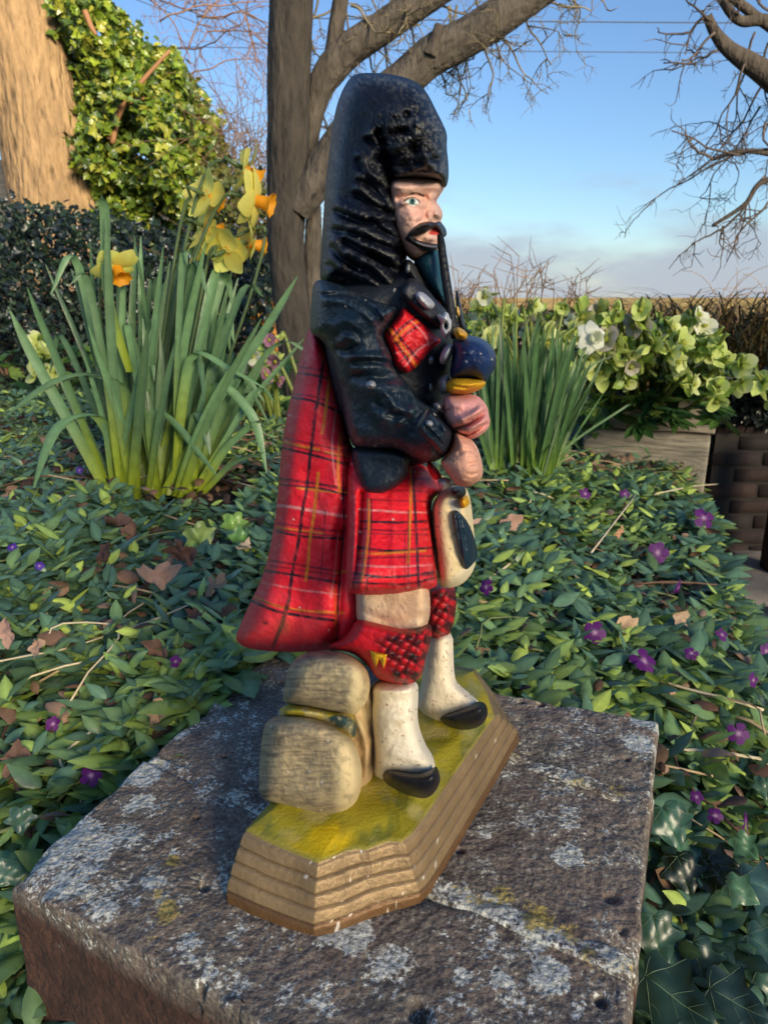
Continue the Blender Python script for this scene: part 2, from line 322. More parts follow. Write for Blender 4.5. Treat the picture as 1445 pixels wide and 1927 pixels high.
HOLES = [(np.array(onz(u, v, 0)[:2]), r, dp) for u, v, r, dp in ((378,1853,.008,.03),(790,1905,.016,.03),(425,1425,.006,.02),(384,1668,.010,.015),(1018,1323,.008,.02),(980,1320,.006,.02),(1136,1328,.009,.02),(865,1600,.008,.02),(1150,1690,.012,.015),(1180,1425,.006,.02),(372,1537,.005,.02),(80,1608,.009,.02),(830,1560,.005,.02),(1170,1750,.007,.012),(1130,1880,.01,.02))]
def lich_cols(V, vertical_bare=True):
    C = np.zeros((len(V), 3)); xy = V[:, :2]
    wob = np.stack([fbm(V * 26, 3, 5), fbm(V * 26, 3, 9)], -1) * .02
    for p, r, s, k in LP:
        d = np.linalg.norm((xy + wob - p), axis=1) / r
        C[:, k] = np.maximum(C[:, k], s * np.clip(1.35 - d, 0, 1) ** .5 * .86)
    C[:, 0] = np.maximum(C[:, 0], .34 + .14 * fbm(V * 6, 3, 30))
    C[:, 1] = np.maximum(C[:, 1], .20 + .12 * fbm(V * 5, 2, 31))
    dn = ss(-.03, -.075, V[:, 2]); C[:, 2] = dn; C[:, 0] *= 1 - dn * .75; C[:, 1] *= 1 - dn
    return C
pier = empty('brick_pier', quad(np.array(.5), np.array(.5)) * [1, 1, 0] + [0, 0, -1.3], 'square garden pier of weathered lichen-spotted bricks under the piper statue', 'pier')
def coping(tlo, thi, seed, nx, ny):
    def fx(v):
        s = v[:, 0] / 2 + .5; q = v[:, 1] / 2 + .5; sj = np.clip(s, 0, 1)
        lo, hi = tlo(sj), thi(sj); P = quad(s, lo + (hi - lo) * q); P[:, 2] = (v[:, 2] - .30) * 1.0
        wz = fbm(P * 5, 3, seed) * .008 + fbm(P * 24, 3, seed + 3) * .004
        edge = np.minimum(np.minimum(s, 1 - s), np.minimum(q, 1 - q) * .5)
        chip = np.clip(fbm(P * 9, 2, seed + 8) - .1, 0, 1) * .07 * np.exp(-np.clip(edge, 0, 1) / .03)
        P[:, 2] += np.where(v[:, 2] > .2, wz - chip, 0)
        n = fbm(P * 11, 3, seed + 5) * .010
        P[:, :2] += n[:, None] * np.stack([np.sign(s - .5), np.sign(q - .5)], -1) * (edge < .02)[:, None]
        for c, r, dp in HOLES:
            d = np.linalg.norm(P[:, :2] - c + .3 * r * np.stack([fbm(P * 60, 2, 1), fbm(P * 60, 2, 2)], -1), axis=1); P[:, 2] -= dp * np.exp(-(d / r) ** 4) * (P[:, 2] > -.05)
        return P
    V, F = rbox(fx, nx, ny, 24, (.021, 1., 1., .30)); return V, F
one, zero = (lambda s: 1 + 0 * s), (lambda s: 0 * s)
off = lambda j, e: (lambda s: j(s) + e)
for lo, hi, sd, ny in ((zero, off(j1, -.012), 1, 110), (off(j1, .012), off(j2, -.012), 2, 130), (off(j2, .012), one, 3, 100)):
    V, F = coping(lo, hi, sd, 300, ny); mk('coping_brick', V, F, M['brick'], pier, lich_cols(V))
def mortar(j, sd):
    def fx(v):
        s = v[:, 0] / 2 + .5; P = quad(s, j(s) + v[:, 1] * .022 * (1 + .3 * fbm(np.stack([s * 14, 0 * s, 0 * s + sd], -1), 2)))
        P[:, 2] = v[:, 2] * .3 - .30 + .006 + (.016 * fbm(P * 14, 3, sd) - .004) * (v[:, 2] > .5); return P
    V, F = rbox(fx, 260, 10, 4, (.05, 1., 1., 1.)); C = lich_cols(V); C[:, 0] = np.maximum(C[:, 0], .5 + .3 * fbm(V * 7, 2, sd)); C[:, 1] = np.maximum(C[:, 1] * 1.1, .30 + .3 * fbm(V * 5, 2, sd + 2))
    mk('mortar_joint', V, F, M['brick'], pier, C)
mortar(j1, 11); mortar(j2, 12)
def bodyfx(v):
    s = v[:, 0] * .47 + .5; P = quad(s, v[:, 1] * .47 + .5); P[:, 2] = -.62 + (v[:, 2] - 1) * .40; P[:, :2] += (fbm(P * 6, 3, 4) * .012)[:, None]; return P
V, F = rbox(bodyfx, 40, 40, 30, (.02, 1., 1., 1.)); mk('pier_body', V, F, M['brick'], pier, lich_cols(V) * [0, 0, 1])

# ------------------------------------------------------------------ made-up open-leaved hedge, unseen behind the lens, added to dim the low sun over the bed
hr = np.random.default_rng(3)
def added_shade_hedge():
    n = 8200; X = hr.uniform(6, 26, n); Y = -16.5 + hr.uniform(-1.2, 1.2, n); H = 13.2 + .5 * fbm(np.stack([X * .5, Y, 0 * X], -1), 3, 2); Z_ = -1.2 + (H + 1.2) * hr.uniform(0, 1, n)
    bv = np.array([(-.5, 0, 0), (0, -.22, .03), (.5, 0, 0), (0, .22, .03)]) * .42; d = hr.normal(size=(n, 3)); nm = hr.normal(size=(n, 3))
    V, F, C = instances(bv, [(0, 1, 2, 3)], frames(d, nm), np.stack([X, Y, Z_], -1), np.broadcast_to(lin((60, 82, 40)), (n, 3)))
    r = empty('added_screen_hedge', (16, -16.5, -1.2), 'added unseen thin-leaved hedge behind the camera that filters the low sun', 'hedge')
    mk('foliage', V, F, M['leaf'], r, C, kind='stuff')
    for k in range(9):
        V, F = tube([(7 + k * 2.3, -16.5, -1.2), (7.1 + k * 2.3, -16.4, 6), (7 + k * 2.3, -16.5, 12)], [.22, .15, .04], 7); mk('stem', V, F, M['bark'], r)
added_shade_hedge()
# ------------------------------------------------------------------ the painted plaster piper
def paintm(name, rough, coat=0., bump=.35, bscale=220, spec=.5): return mat(name, attr=True, rough=rough, bump=bump, bscale=bscale, var=.12, vscale=45, coat=coat, spec=spec, bdetail=4, bdist=.0007)
M['gloss'] = paintm('glossy_paint', .47, .06, 1., 520, .36); M['satin'] = paintm('satin_paint', .56, .03, .8, 480, .4); M['matt'] = paintm('matt_paint', .78, 0, .8, 460, .35)
M['hat_paint'] = paintm('black_hat_paint', .46, .04, 1., 520, .2)
M['bronze'] = mat('bronze_paint', attr=True, rough=.52, bump=.4, bscale=300, var=.2, vscale=60, metal=.35)
M['silver'] = mat('silver_paint', attr=True, rough=.5, bump=.5, bscale=260, metal=.25)
def chaikin(P, k=2):
    P = np.asarray(P, float)
    for _ in range(k):
        Q = np.roll(P, -1, 0); P = np.stack([.75 * P + .25 * Q, .25 * P + .75 * Q], 1).reshape(-1, 2)
    return P
def seg_dist(U, P, closed=False):            # distance to a polyline and the nearest point on it
    U = np.asarray(U, float); P = np.asarray(P, float); best = np.full(len(U), 1e9); near = np.zeros((len(U), 2)); Q = np.roll(P, -1, 0)
    for a, b in list(zip(P, Q))[:None if closed else -1]:
        ab = b - a; t = np.clip(((U - a) @ ab) / (ab @ ab + 1e-12), 0, 1); c = a + t[:, None] * ab; d = np.linalg.norm(U - c, axis=1); k = d < best
        best[k] = d[k]; near[k] = c[k]
    return best, near
def inside(U, P):
    r = np.zeros(len(U), bool); Q = np.roll(P, -1, 0)
    for (x0, y0), (x1, y1) in zip(P, Q):
        if y0 == y1: continue
        k = ((y0 > U[:, 1]) != (y1 > U[:, 1])) & (U[:, 0] < (x1 - x0) * (U[:, 1] - y0) / (y1 - y0) + x0); r ^= k
    return r
def sdf(U, P):
    d, n = seg_dist(U, P, True); return np.where(inside(U, P), d, -d), n
PIPER = empty('piper_statue', list(onz(690, 1560, 0)), 'painted plaster bagpiper statue in red tartan kilt and black bearskin on the brick pier', 'statue')
SURF = {}
class Part: pass
def inflate(name, poly, w0, T, R, color, m='satin', on=None, strokes=(), blobs=(), sp=2.5, far=.6, noise=(.0012, 22), paint=(), smooth=2, sm=14, specks=0, func=None, sink=.004, parent=None, seed=1, power=.5, tilt=None, edge=None):
    P = chaikin(poly, smooth) if smooth else np.asarray(poly, float)
    u0, v0 = P.min(0) - sp; u1, v1 = P.max(0) + sp
    us = np.arange(u0, u1 + sp, sp); vs = np.arange(v0, v1 + sp, sp); Ug, Vg = np.meshgrid(us, vs, indexing='ij'); sh = Ug.shape
    UV = np.stack([Ug.ravel(), Vg.ravel()], -1); d, near = sdf(UV, P); ins = d > 0
    dome = lambda r: (1 - (1 - np.clip(d / r, 0, 1)) ** 2) ** power
    be = 0 if R < 20 else (.5 if edge is None else edge); h = np.where(ins, T * (be * dome(max(9., R * .26)) + (1 - be) * dome(R)), 0.).reshape(sh); mk_ = ins.reshape(sh)
    for _ in range(sm):
        q = np.pad(h, 1, mode='edge'); h = np.where(mk_, .5 * h + (q[:-2, 1:-1] + q[2:, 1:-1] + q[1:-1, :-2] + q[1:-1, 2:]) / 8, 0)
    h0 = h.ravel().copy(); h = h.ravel(); fade = np.clip(d / max(6., sp * 2), 0, 1)
    for pts, wd, amp in strokes:
        pts = np.asarray(pts, float); pts = spline(pts, max(8, 4 * len(pts))) if len(pts) > 2 else pts
        ds, _n = seg_dist(UV, pts); h = h + amp * np.exp(-(ds / wd) ** 2) * fade
    for cu, cv, ru, rv, amp in blobs: h = h + amp * np.exp(-((UV[:, 0] - cu) / ru) ** 2 - ((UV[:, 1] - cv) / rv) ** 2) * fade
    if noise: h = h + (noise[0] * n2(UV[:, 0], UV[:, 1], noise[1], 4, seed) + .0010 * n2(UV[:, 0], UV[:, 1], 7, 2, seed + 1)) * np.clip(d / (R * .7), .08, 1)
    if func is not None: h = h + func(UV[:, 0], UV[:, 1], d) * fade
    UVs = np.where(ins[:, None], UV, near); hs = np.where(ins, np.maximum(h, 0), 0)
    tl = 0 if tilt is None else tilt[0] * (UVs[:, 0] - tilt[2]) + tilt[1] * (UVs[:, 1] - tilt[3])
    base = (w0 + tl) * np.ones(len(UVs)) if on is None else wsurf(on, UVs) + sink * (1 if w0 is None else 0) + (0 if w0 is None else w0)
    # cells with an inside corner
    I = np.arange(len(UV)).reshape(sh); q = np.stack([I[:-1, :-1], I[1:, :-1], I[1:, 1:], I[:-1, 1:]], -1).reshape(-1, 4); q = q[ins[q].any(1)]
    used = np.unique(q); remap = -np.ones(len(UV), int); remap[used] = np.arange(len(used)); q = remap[q]
    Us, hh, bb, ii = UVs[used], hs[used], base[used], ins[used]; n = len(used)
    wn = bb - hh; Vn = onw(Us[:, 0], Us[:, 1], wn)
    wf = bb + (far * h0[used] if on is None else .012); k = np.where(ii)[0]; fm = np.arange(n); fm[k] = n + np.arange(len(k))
    Vf = onw(Us[k, 0], Us[k, 1], wf[k])
    C = np.broadcast_to(lin(color), (n, 3)).copy(); c_t = lambda a: a[:, None]
    C *= c_t(1 + .10 * n2(Us[:, 0], Us[:, 1], 40, 3, seed + 4))
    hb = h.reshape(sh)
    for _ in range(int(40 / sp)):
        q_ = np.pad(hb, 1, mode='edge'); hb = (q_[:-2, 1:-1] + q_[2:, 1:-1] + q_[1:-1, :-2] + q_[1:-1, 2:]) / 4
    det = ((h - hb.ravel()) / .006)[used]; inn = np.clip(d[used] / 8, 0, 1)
    for p in paint:
        kind = p[0]
        if kind == 'wear_glint':
            a = p[2] * np.clip(det, 0, 1) * inn * np.clip(.15 + 1.3 * n2(Us[:, 0], Us[:, 1], 5, 3, 12), 0, 1); C = C * (1 - a[:, None]) + a[:, None] * lin(p[1]); a = .45 * np.clip(-det, 0, 1) * inn; C = C * (1 - a[:, None]); continue  # raised folds lightened as worn paint and painted-in glints, hollows darkened
        if kind == 'line':
            _, pts, wd, cc, al = p; pts = np.asarray(pts, float); pts = spline(pts, 5 * len(pts)) if len(pts) > 2 else pts
            jit = n2(Us[:, 0], Us[:, 1], 30, 2, 77) * 1.4; ds, _n = seg_dist(Us + jit[:, None] * .6, pts)
            a = al * np.clip((wd / 2 + 1.0 - ds) / 1.6, 0, 1) * np.clip(.95 + .8 * n2(Us[:, 0], Us[:, 1], 9, 2, 5), .35, 1)
        elif kind == 'poly':
            _, pts, cc, al = p; dd, _n = sdf(Us, chaikin(pts, 1)); a = al * np.clip(.5 + dd / 2, 0, 1)
        elif kind == 'blob':
            _, cu, cv, ru, rv, cc, al = p; a = al * np.exp(-(((Us[:, 0] - cu) / ru) ** 2 + ((Us[:, 1] - cv) / rv) ** 2))
        elif kind == 'noise':
            _, sc, lo, hi, cc, al, sd = p; a = al * ss(lo, hi, n2(Us[:, 0], Us[:, 1], sc, 4, sd))
        elif kind == 'rim':
            _, wd, cc, al = p; a = al * np.clip(1 - np.maximum(sdf(Us, P)[0], 0) / wd, 0, 1) * np.clip(.3 + 1.2 * n2(Us[:, 0], Us[:, 1], 9, 2, 8), 0, 1)
        elif kind == 'func':
            a, cc = p[1](Us[:, 0], Us[:, 1])
        C = C * (1 - c_t(a)) + c_t(a) * lin(cc)
    if specks:
        r_ = np.random.default_rng(seed + 100); ids = r_.integers(0, n, specks)
        for i_ in ids:
            a = np.exp(-(np.linalg.norm(Us - Us[i_], axis=1) / r_.uniform(.8, 1.9)) ** 2); C = C * (1 - c_t(a)) + c_t(a) * lin((215, 210, 200))
    o = mk(name, np.concatenate([Vn, Vf]), [q, fm[q[:, ::-1]]], M[m], parent or PIPER, np.concatenate([C, C[k]]))
    grid = base - np.where(ins, hs, 0); SURF[o.name] = (us, vs, grid.reshape(sh), ins.reshape(sh), w0 if on is None else None, on)
    return o
def wsurf(o, UV):                              # near surface of a part (falls back to its own base outside the outline)
    us, vs, g, ins, w0, on = SURF[o.name]; x = np.clip((UV[:, 0] - us[0]) / (us[1] - us[0]), 0, len(us) - 1.001); y = np.clip((UV[:, 1] - vs[0]) / (vs[1] - vs[0]), 0, len(vs) - 1.001)
    i, j = x.astype(int), y.astype(int); fx, fy = x - i, y - j
    return g[i, j] * (1 - fx) * (1 - fy) + g[i + 1, j] * fx * (1 - fy) + g[i, j + 1] * (1 - fx) * fy + g[i + 1, j + 1] * fx * fy
def Z(ox, oy, k): return lambda *pts: [(ox + x / k, oy + y / k) for x, y in pts]
Z1 = Z(560, 120, 3.6125); Z2 = Z(560, 480, 3.6125); Z3 = Z(420, 800, 2.676); Z4 = Z(400, 1180, 2.408); Z6 = Z(720, 320, 8.028)
BLACK, NAVY, RED, SKIN, CREAM, YEL, SIL, TEAL = (17, 20, 26), (16, 27, 35), (216, 22, 40), (222, 180, 162), (222, 208, 178), (214, 160, 18), (168, 170, 174), (22, 68, 84)
BLUE = (20, 40, 80)
# --- plinth: stepped, waved at its near front corner
bot = [onz(u, v, 0) for u, v in ((425, 1700), (470, 1718), (520, 1737), (560, 1752), (591, 1764), (622, 1757), (650, 1748), (675, 1738), (700, 1727), (716, 1722), (740, 1714), (766, 1708), (790, 1700), (808, 1682), (850, 1612), (892, 1540), (934, 1468), (976, 1394), (962, 1372), (948, 1352), (930, 1318), (905, 1285))]
ZT = .112
top = [onz(u, v, ZT) for u, v in ((463, 1561), (497, 1579), (531, 1594), (565, 1608), (599, 1622), (616, 1615), (634, 1608), (650, 1600), (672, 1596), (690, 1597), (707, 1590), (732, 1581), (756, 1582), (776, 1566), (815, 1512), (853, 1457), (891, 1402), (930, 1347), (924, 1326), (916, 1304), (904, 1282), (890, 1262))]
def far_side(P):                                # close the outline behind the figure
    P = [np.array(p) for p in P]; a, b = P[-1], P[0]; dp = b - a
    e = P[0] + BX * max(((a - P[0]) @ BX) - .03, .3); return P + [a + (e - a) * t for t in (.2, .4, .6, .8, 1.)] + [e + (P[0] - e) * t for t in (.2, .4, .6, .8)]
bot, top = np.array(far_side(bot)), np.array(far_side(top)); bot[:, 2] = 0; top[:, 2] = ZT
K = len(bot)
def dense(P, n=14): return np.concatenate([P[i] + (P[(i + 1) % K] - P[i]) * np.linspace(0, 1, n, endpoint=False)[:, None] for i in range(K)])
bd, td = dense(bot), dense(top)
prof = [(0, 0), (.008, .015)]                    # (height share, inset share): lip, then four steps with an undercut groove each
prof = [(0, 0, 0), (.10, .02, 0), (.165, .03, 0), (.178, .05, .006), (.20, .07, .006)]
for k in range(4):
    h0 = .205 + k * .197; i0 = .07 + k * .215
    prof += [(h0 + .008, i0 + .005, -.001), (h0 + .03, i0 + .02, -.001), (h0 + .10, i0 + .07, 0), (h0 + .145, i0 + .11, 0), (h0 + .168, i0 + .14, .001), (h0 + .180, i0 + .18, .006), (h0 + .192, i0 + .205, .006)]
prof = prof[:-2] + [(.985, .985, .003), (1., 1., 0)]; inw = np.array([p[2] for p in prof]); prof = np.array([p[:2] for p in prof])
cen2 = bot.mean(0)
rings = []
for (hh_, ii_), iw_ in zip(prof, inw):
    r = bd + (td - bd) * ii_; dd_ = cen2 - r; dd_[:, 2] = 0; r = r + dd_ / np.linalg.norm(dd_, axis=1)[:, None] * iw_; r[:, 2] = hh_ * ZT + .0045 * fbm(bd * 10, 2, 9) * math.sin(math.pi * hh_) * 1.6; r = r + .0035 * fbm(r * 14, 3, 3)[:, None] * np.array([1, 1, .5]); rings.append(r)
V = np.concatenate(rings); n_ = len(bd); i = np.arange(len(prof) - 1)[:, None] * n_; j = np.arange(n_)[None]; j2 = (j + 1) % n_
F = np.stack([i + j, i + j2, i + n_ + j2, i + n_ + j], -1).reshape(-1, 4)
C = np.broadcast_to(lin((142, 118, 84)), (len(V), 3)).copy() * (1 + .22 * fbm(V * 20, 3, 2))[:, None]
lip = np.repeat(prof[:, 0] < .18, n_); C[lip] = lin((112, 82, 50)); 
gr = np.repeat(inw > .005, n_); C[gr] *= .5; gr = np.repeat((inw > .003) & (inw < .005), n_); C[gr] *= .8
chipm = (fbm(V * 95, 2, 12) > .56) & (np.repeat((prof[:, 0] < .19), n_)); C[chipm] = lin((222, 206, 180))
for sd_ in range(26):
    p = V[rng.integers(0, len(V))]; C[np.linalg.norm(V - p, axis=1) < rng.uniform(.0012, .0026)] = lin((225, 215, 198))
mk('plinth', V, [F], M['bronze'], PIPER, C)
# grassy top of the plinth: a domed sheet inside the top outline
tp = td.copy(); cen = tp.mean(0); ringsg = []; nr = 26
for k in range(nr + 1):
    f = k / nr; r = tp * (1 - f) + cen * f; e = np.linalg.norm(tp - r, axis=1)
    r[:, 2] = ZT + .012 * ss(0, .06, e) + .011 * fbm(r * 9, 3, 6) * ss(0, .05, e); ringsg.append(r)
lipr = tp.copy(); lipr[:, 2] = ZT - .012; lipr += (tp - cen) * .006
V = np.concatenate([lipr] + ringsg); i = np.arange(nr + 1)[:, None] * n_
F = np.stack([i + j, i + j2, i + n_ + j2, i + n_ + j], -1).reshape(-1, 4)
def mixc(C, a, c): return C * (1 - a[:, None]) + a[:, None] * lin(c)
C = np.broadcast_to(lin((150, 140, 34)), (len(V), 3)).copy(); f1 = fbm(V * 11, 4, 21); f2 = fbm(V * np.array([30, 12, 30]), 4, 22)
C = mixc(C, ss(.0, .3, f1), (196, 168, 12)); C = mixc(C, .8 * ss(.05, .35, f2), (96, 104, 44)); C = mixc(C, .7 * ss(.15, .4, fbm(V * 17, 3, 23)), (178, 164, 104)); C = mixc(C, .5 * ss(.2, .5, fbm(V * 24, 3, 24)), (120, 124, 96))
C[np.arange(len(V)) < 2 * n_] = lin((140, 130, 50)); 
mk('painted_grass', V, [F], M['satin'], PIPER, C)
def wc(u, v, z=ZT + .01): return float(onz(u, v, z) @ BX) - BC        # across-depth of a contact point on the plinth
# --- rocks
rockp = [('noise', 18, -.1, .5, (150, 128, 92), .7, 3), ('noise', 60, .0, .4, (204, 186, 140), .6, 4)]
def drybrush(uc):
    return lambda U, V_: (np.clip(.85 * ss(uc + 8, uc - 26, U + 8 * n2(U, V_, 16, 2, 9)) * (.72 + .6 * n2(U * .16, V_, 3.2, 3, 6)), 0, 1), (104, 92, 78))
fill = [(622, 1330), (660, 1300), (690, 1290), (704, 1300), (706, 1420), (702, 1462), (690, 1480), (664, 1500), (640, 1430)]
inflate('back_rock', fill, wc(690, 1478) + .02, .05, 24, (176, 150, 112), 'matt', paint=rockp, strokes=[(((668, 1345), (688, 1400), (690, 1460)), 8, .012), (((680, 1310), (700, 1380)), 6, -.01)], noise=(.008, 24))
low = [(497, 1367), (505, 1355), (520, 1346), (566, 1340), (616, 1352), (649, 1374), (670, 1400), (683, 1446), (680, 1487), (668, 1514), (645, 1531), (607, 1535), (545, 1522), (487, 1508), (488, 1450), (492, 1396)]
w_l = wc(600, 1528)
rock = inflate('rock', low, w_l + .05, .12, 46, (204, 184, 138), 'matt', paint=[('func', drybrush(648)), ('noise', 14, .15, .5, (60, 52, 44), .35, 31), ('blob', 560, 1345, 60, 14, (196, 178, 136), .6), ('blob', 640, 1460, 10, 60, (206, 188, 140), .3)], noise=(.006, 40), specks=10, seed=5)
upp = [(537, 1288), (540, 1262), (552, 1242), (574, 1228), (607, 1224), (649, 1226), (684, 1248), (695, 1271), (697, 1298), (688, 1326), (668, 1346), (645, 1350), (590, 1336), (534, 1326), (532, 1305)]
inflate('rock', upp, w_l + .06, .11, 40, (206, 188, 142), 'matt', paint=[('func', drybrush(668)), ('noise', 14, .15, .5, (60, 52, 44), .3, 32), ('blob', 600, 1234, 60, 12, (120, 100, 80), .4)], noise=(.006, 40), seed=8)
inflate('moss_band', [(526, 1330), (560, 1322), (620, 1334), (660, 1338), (672, 1360), (668, 1392), (650, 1384), (610, 1362), (560, 1352), (524, 1350)], w_l + .035, .075, 14, (176, 158, 40), 'satin', paint=[('poly', [(606, 1352), (640, 1344), (668, 1352), (674, 1378), (668, 1392), (648, 1372), (618, 1364)], (22, 62, 68), .95), ('noise', 16, .1, .4, (196, 180, 130), .7, 4)], noise=(.004, 16))
# --- legs (far one first)
wfar = wc(866, 1366); wnear = wc(782, 1497)
gc = [('noise', 30, .2, .6, (196, 176, 140), .5, 5), ('noise', 5, .5, .62, (120, 84, 60), .8, 6)]
fg = [(806, 1190), (852, 1186), (853, 1230), (854, 1263), (858, 1284), (878, 1300), (904, 1322), (908, 1346), (866, 1362), (830, 1362), (800, 1350), (784, 1330), (786, 1310), (794, 1280), (800, 1230)]
inflate('gaiter', fg, wfar + .03, .09, 32, (226, 212, 184), 'matt', paint=gc + [('blob', 815, 1340, 12, 14, (130, 90, 60), .4)], strokes=[(((812, 1240), (840, 1236)), 8, .004)])
fs = [(822, 1348), (848, 1336), (880, 1326), (900, 1319), (913, 1322), (919, 1340), (912, 1361), (888, 1374), (858, 1373), (836, 1363)]
inflate('shoe', fs, wfar - .025, .07, 22, (13, 15, 22), 'gloss')
ng = [(698, 1280), (745, 1276), (787, 1280), (787, 1313), (785, 1346), (789, 1371), (800, 1400), (816, 1425), (822, 1458), (800, 1478), (760, 1480), (730, 1470), (716, 1468), (698, 1458), (699, 1412), (696, 1367), (694, 1317)]
inflate('gaiter', ng, wnear + .05, .12, 42, (230, 219, 194), 'matt', paint=gc + [('blob', 706, 1420, 8, 40, (110, 84, 60), .35)], strokes=[(((700, 1310), (740, 1322), (784, 1314)), 9, -.006), (((700, 1340), (742, 1352), (784, 1346)), 10, .006), (((700, 1300), (745, 1302), (786, 1298)), 6, .005), (((740, 1420), (790, 1432)), 9, .006)], noise=(.003, 24))
ns = [(718, 1450), (734, 1444), (776, 1452), (814, 1447), (820, 1440), (827, 1454), (829, 1472), (816, 1495), (799, 1504), (774, 1499), (745, 1486), (722, 1472)]
inflate('shoe', ns, wnear - .035, .075, 26, (13, 15, 22), 'gloss', strokes=[(((722, 1476), (760, 1496), (800, 1500), (824, 1480)), 3, -.004)])
# --- stockings with diced tops
def dice(U, V_):
    p = (U * .92 + V_ * .62) / 17.; q = (V_ * .95 - U * .50) / 15.
    return p, q
def dice_h(m_):
    def f(U, V_, d):
        p, q = dice(U, V_); return m_(U, V_) * .007 * (np.abs(np.sin(np.pi * p) * np.sin(np.pi * q)) ** .5 - .3)
    return f
def dice_c(m_):
    def f(U, V_):
        p, q = dice(U + 2 * n2(U, V_, 14, 2, 3), V_ + 2 * n2(U, V_, 14, 2, 4)); line = np.minimum(np.abs(p - np.round(p)) * 15, np.abs(q - np.round(q)) * 14); p, q = dice(U, V_)
        cell = ((np.floor(p) + 2 * np.floor(q)) % 5 < 2).astype(float); brush = .75 + .4 * n2(U, V_, 5, 2, 5)
        return m_(U, V_) * np.clip(np.maximum(np.clip((3.0 - line) / 2, 0, 1) * .9, cell * 1.15) * brush, 0, 1), (26, 8, 14)
    return f
fk = [(800, 1100), (824, 1096), (854, 1100), (860, 1129), (856, 1162), (847, 1194), (828, 1204), (808, 1203), (796, 1180), (792, 1140)]
inflate('stocking', fk, wfar + .0, .09, 18, (176, 20, 32), 'satin', paint=[('func', dice_c(lambda U, V_: ss(806, 816, U)))], func=dice_h(lambda U, V_: ss(806, 816, U)))
nk = [(612, 1214), (650, 1200), (672, 1160), (700, 1166), (756, 1180), (790, 1180), (811, 1172), (813, 1195), (808, 1218), (799, 1244), (797, 1266), (776, 1289), (748, 1291), (708, 1279), (692, 1250), (660, 1226), (625, 1224)]
mk_n = lambda U, V_: ss(706, 728, U + (1230 - V_) * .45) * ss(1180, 1196, V_ + (U - 760) * .35)
sock = inflate('stocking', nk, wnear + .0, .115, 24, (186, 16, 32), 'satin', paint=[('func', dice_c(mk_n))], func=dice_h(mk_n), strokes=[(((660, 1226), (690, 1246), (708, 1276)), 6, .006)], noise=(.003, 30))
inflate('garter_flash', [(696, 1224), (712, 1228), (728, 1231), (726, 1246), (722, 1258), (716, 1244), (713, 1240), (711, 1248), (707, 1255), (700, 1240)], -.004, .010, 4, (212, 162, 22), 'satin', on=sock, smooth=0, sp=1.5)
kn = [(667, 1096), (700, 1090), (794, 1086), (807, 1104), (810, 1135), (809, 1160), (798, 1194), (772, 1202), (730, 1200), (684, 1192), (672, 1176), (667, 1150)]
inflate('knee', kn, -.125, .085, 24, (204, 172, 138), 'matt', paint=[('noise', 30, .0, .5, (214, 190, 156), .6, 9), ('noise', 4, .52, .62, (110, 76, 60), .8, 10), ('rim', 7, (206, 70, 74), .6)], noise=(.003, 30), strokes=[(((680, 1150), (740, 1172), (800, 1160)), 8, -.006)])
# --- kilt, plaid
LN, TN, OR, WH = (26, 18, 34), (62, 16, 36), (206, 124, 34), (226, 150, 150)
def ln(pts, w, c, a=.9): return ('line', pts, w + .3, c, min(1., a * 1.15))
kilt = [(640, 830), (700, 860), (771, 872), (801, 874), (823, 905), (836, 925), (812, 938), (812, 970), (816, 1024), (822, 1090), (823, 1104), (794, 1113), (745, 1119), (668, 1120), (650, 1110), (655, 1000)]
kp = [ln([(675,958),(740,963),(806,964)],3,WH,.7), ln([(678,981),(740,983),(803,981)],4,LN), ln([(676,995),(740,999),(806,996)],2,TN,.8), ln([(676,1004),(806,1006)],2,TN,.6), ln([(672,1030),(740,1037),(814,1030)],4.5,LN), ln([(674,1041),(705,1042),(745,1040),(800,1036)],4,OR,.7),
      ln([(672,1051),(812,1046)],2.5,TN,.7), ln([(672,1063),(740,1067),(814,1063)],3,WH,.55), ln([(664,1079),(740,1086),(816,1077)],4,LN), ln([(664,1096),(760,1099),(818,1088)],3.5,LN), ln([(664,1088),(818,1082)],2,TN,.7), ln([(680,940),(806,944)],2.5,TN,.6), ln([(770,900),(806,902)],3,LN,.6), ln([(770,888),(800,890)],3,OR,.5), ln([(690,921),(806,925)],2,TN,.6),
      ln([(693,940),(694,1000),(686,1060),(680,1092)],4,OR,.75), ln([(699,940),(698,1000),(691,1080),(690,1110)],3,LN,.7), ln([(774,880),(773,940),(770,1010),(768,1060)],4.5,OR,.8), ln([(777,882),(781,960),(785,1040),(788,1106)],4.5,LN,.85), ln([(768,960),(768,1100)],2.2,TN,.8), ln([(762,1000),(762,1108)],2,TN,.6), ln([(806,900),(812,1000),(816,1090)],2,TN,.5), ln([(676,960),(671,1060),(664,1110)],3,LN,.6)]
inflate('kilt', kilt, -.04, .14, 70, RED, 'satin', paint=[('noise', 36, .1, .5, (220, 64, 70), .5, 14)] + kp + [('wear_glint', (226, 120, 116), .4)], strokes=[(((682, 930), (676, 1030), (666, 1112)), 7, -.02), (((740, 930), (742, 1030), (744, 1112)), 9, .006), (((790, 920), (800, 1020), (804, 1100)), 8, -.005)], noise=(.004, 40), sp=2, specks=6, seed=3, tilt=(.0007, -.0008, 680, 880))
cape = [(583, 612), (607, 632), (621, 668), (633, 715), (644, 757), (650, 798), (658, 829), (668, 850), (668, 900), (679, 935), (675, 1000), (672, 1060), (676, 1100), (686, 1130), (688, 1165), (672, 1212), (640, 1219), (607, 1225), (532, 1228), (465, 1221), (447, 1209), (443, 1198), (456, 1168), (472, 1132), (494, 1088), (509, 1032), (520, 961), (523, 923), (531, 837), (536, 800), (548, 745), (560, 696), (574, 640)]
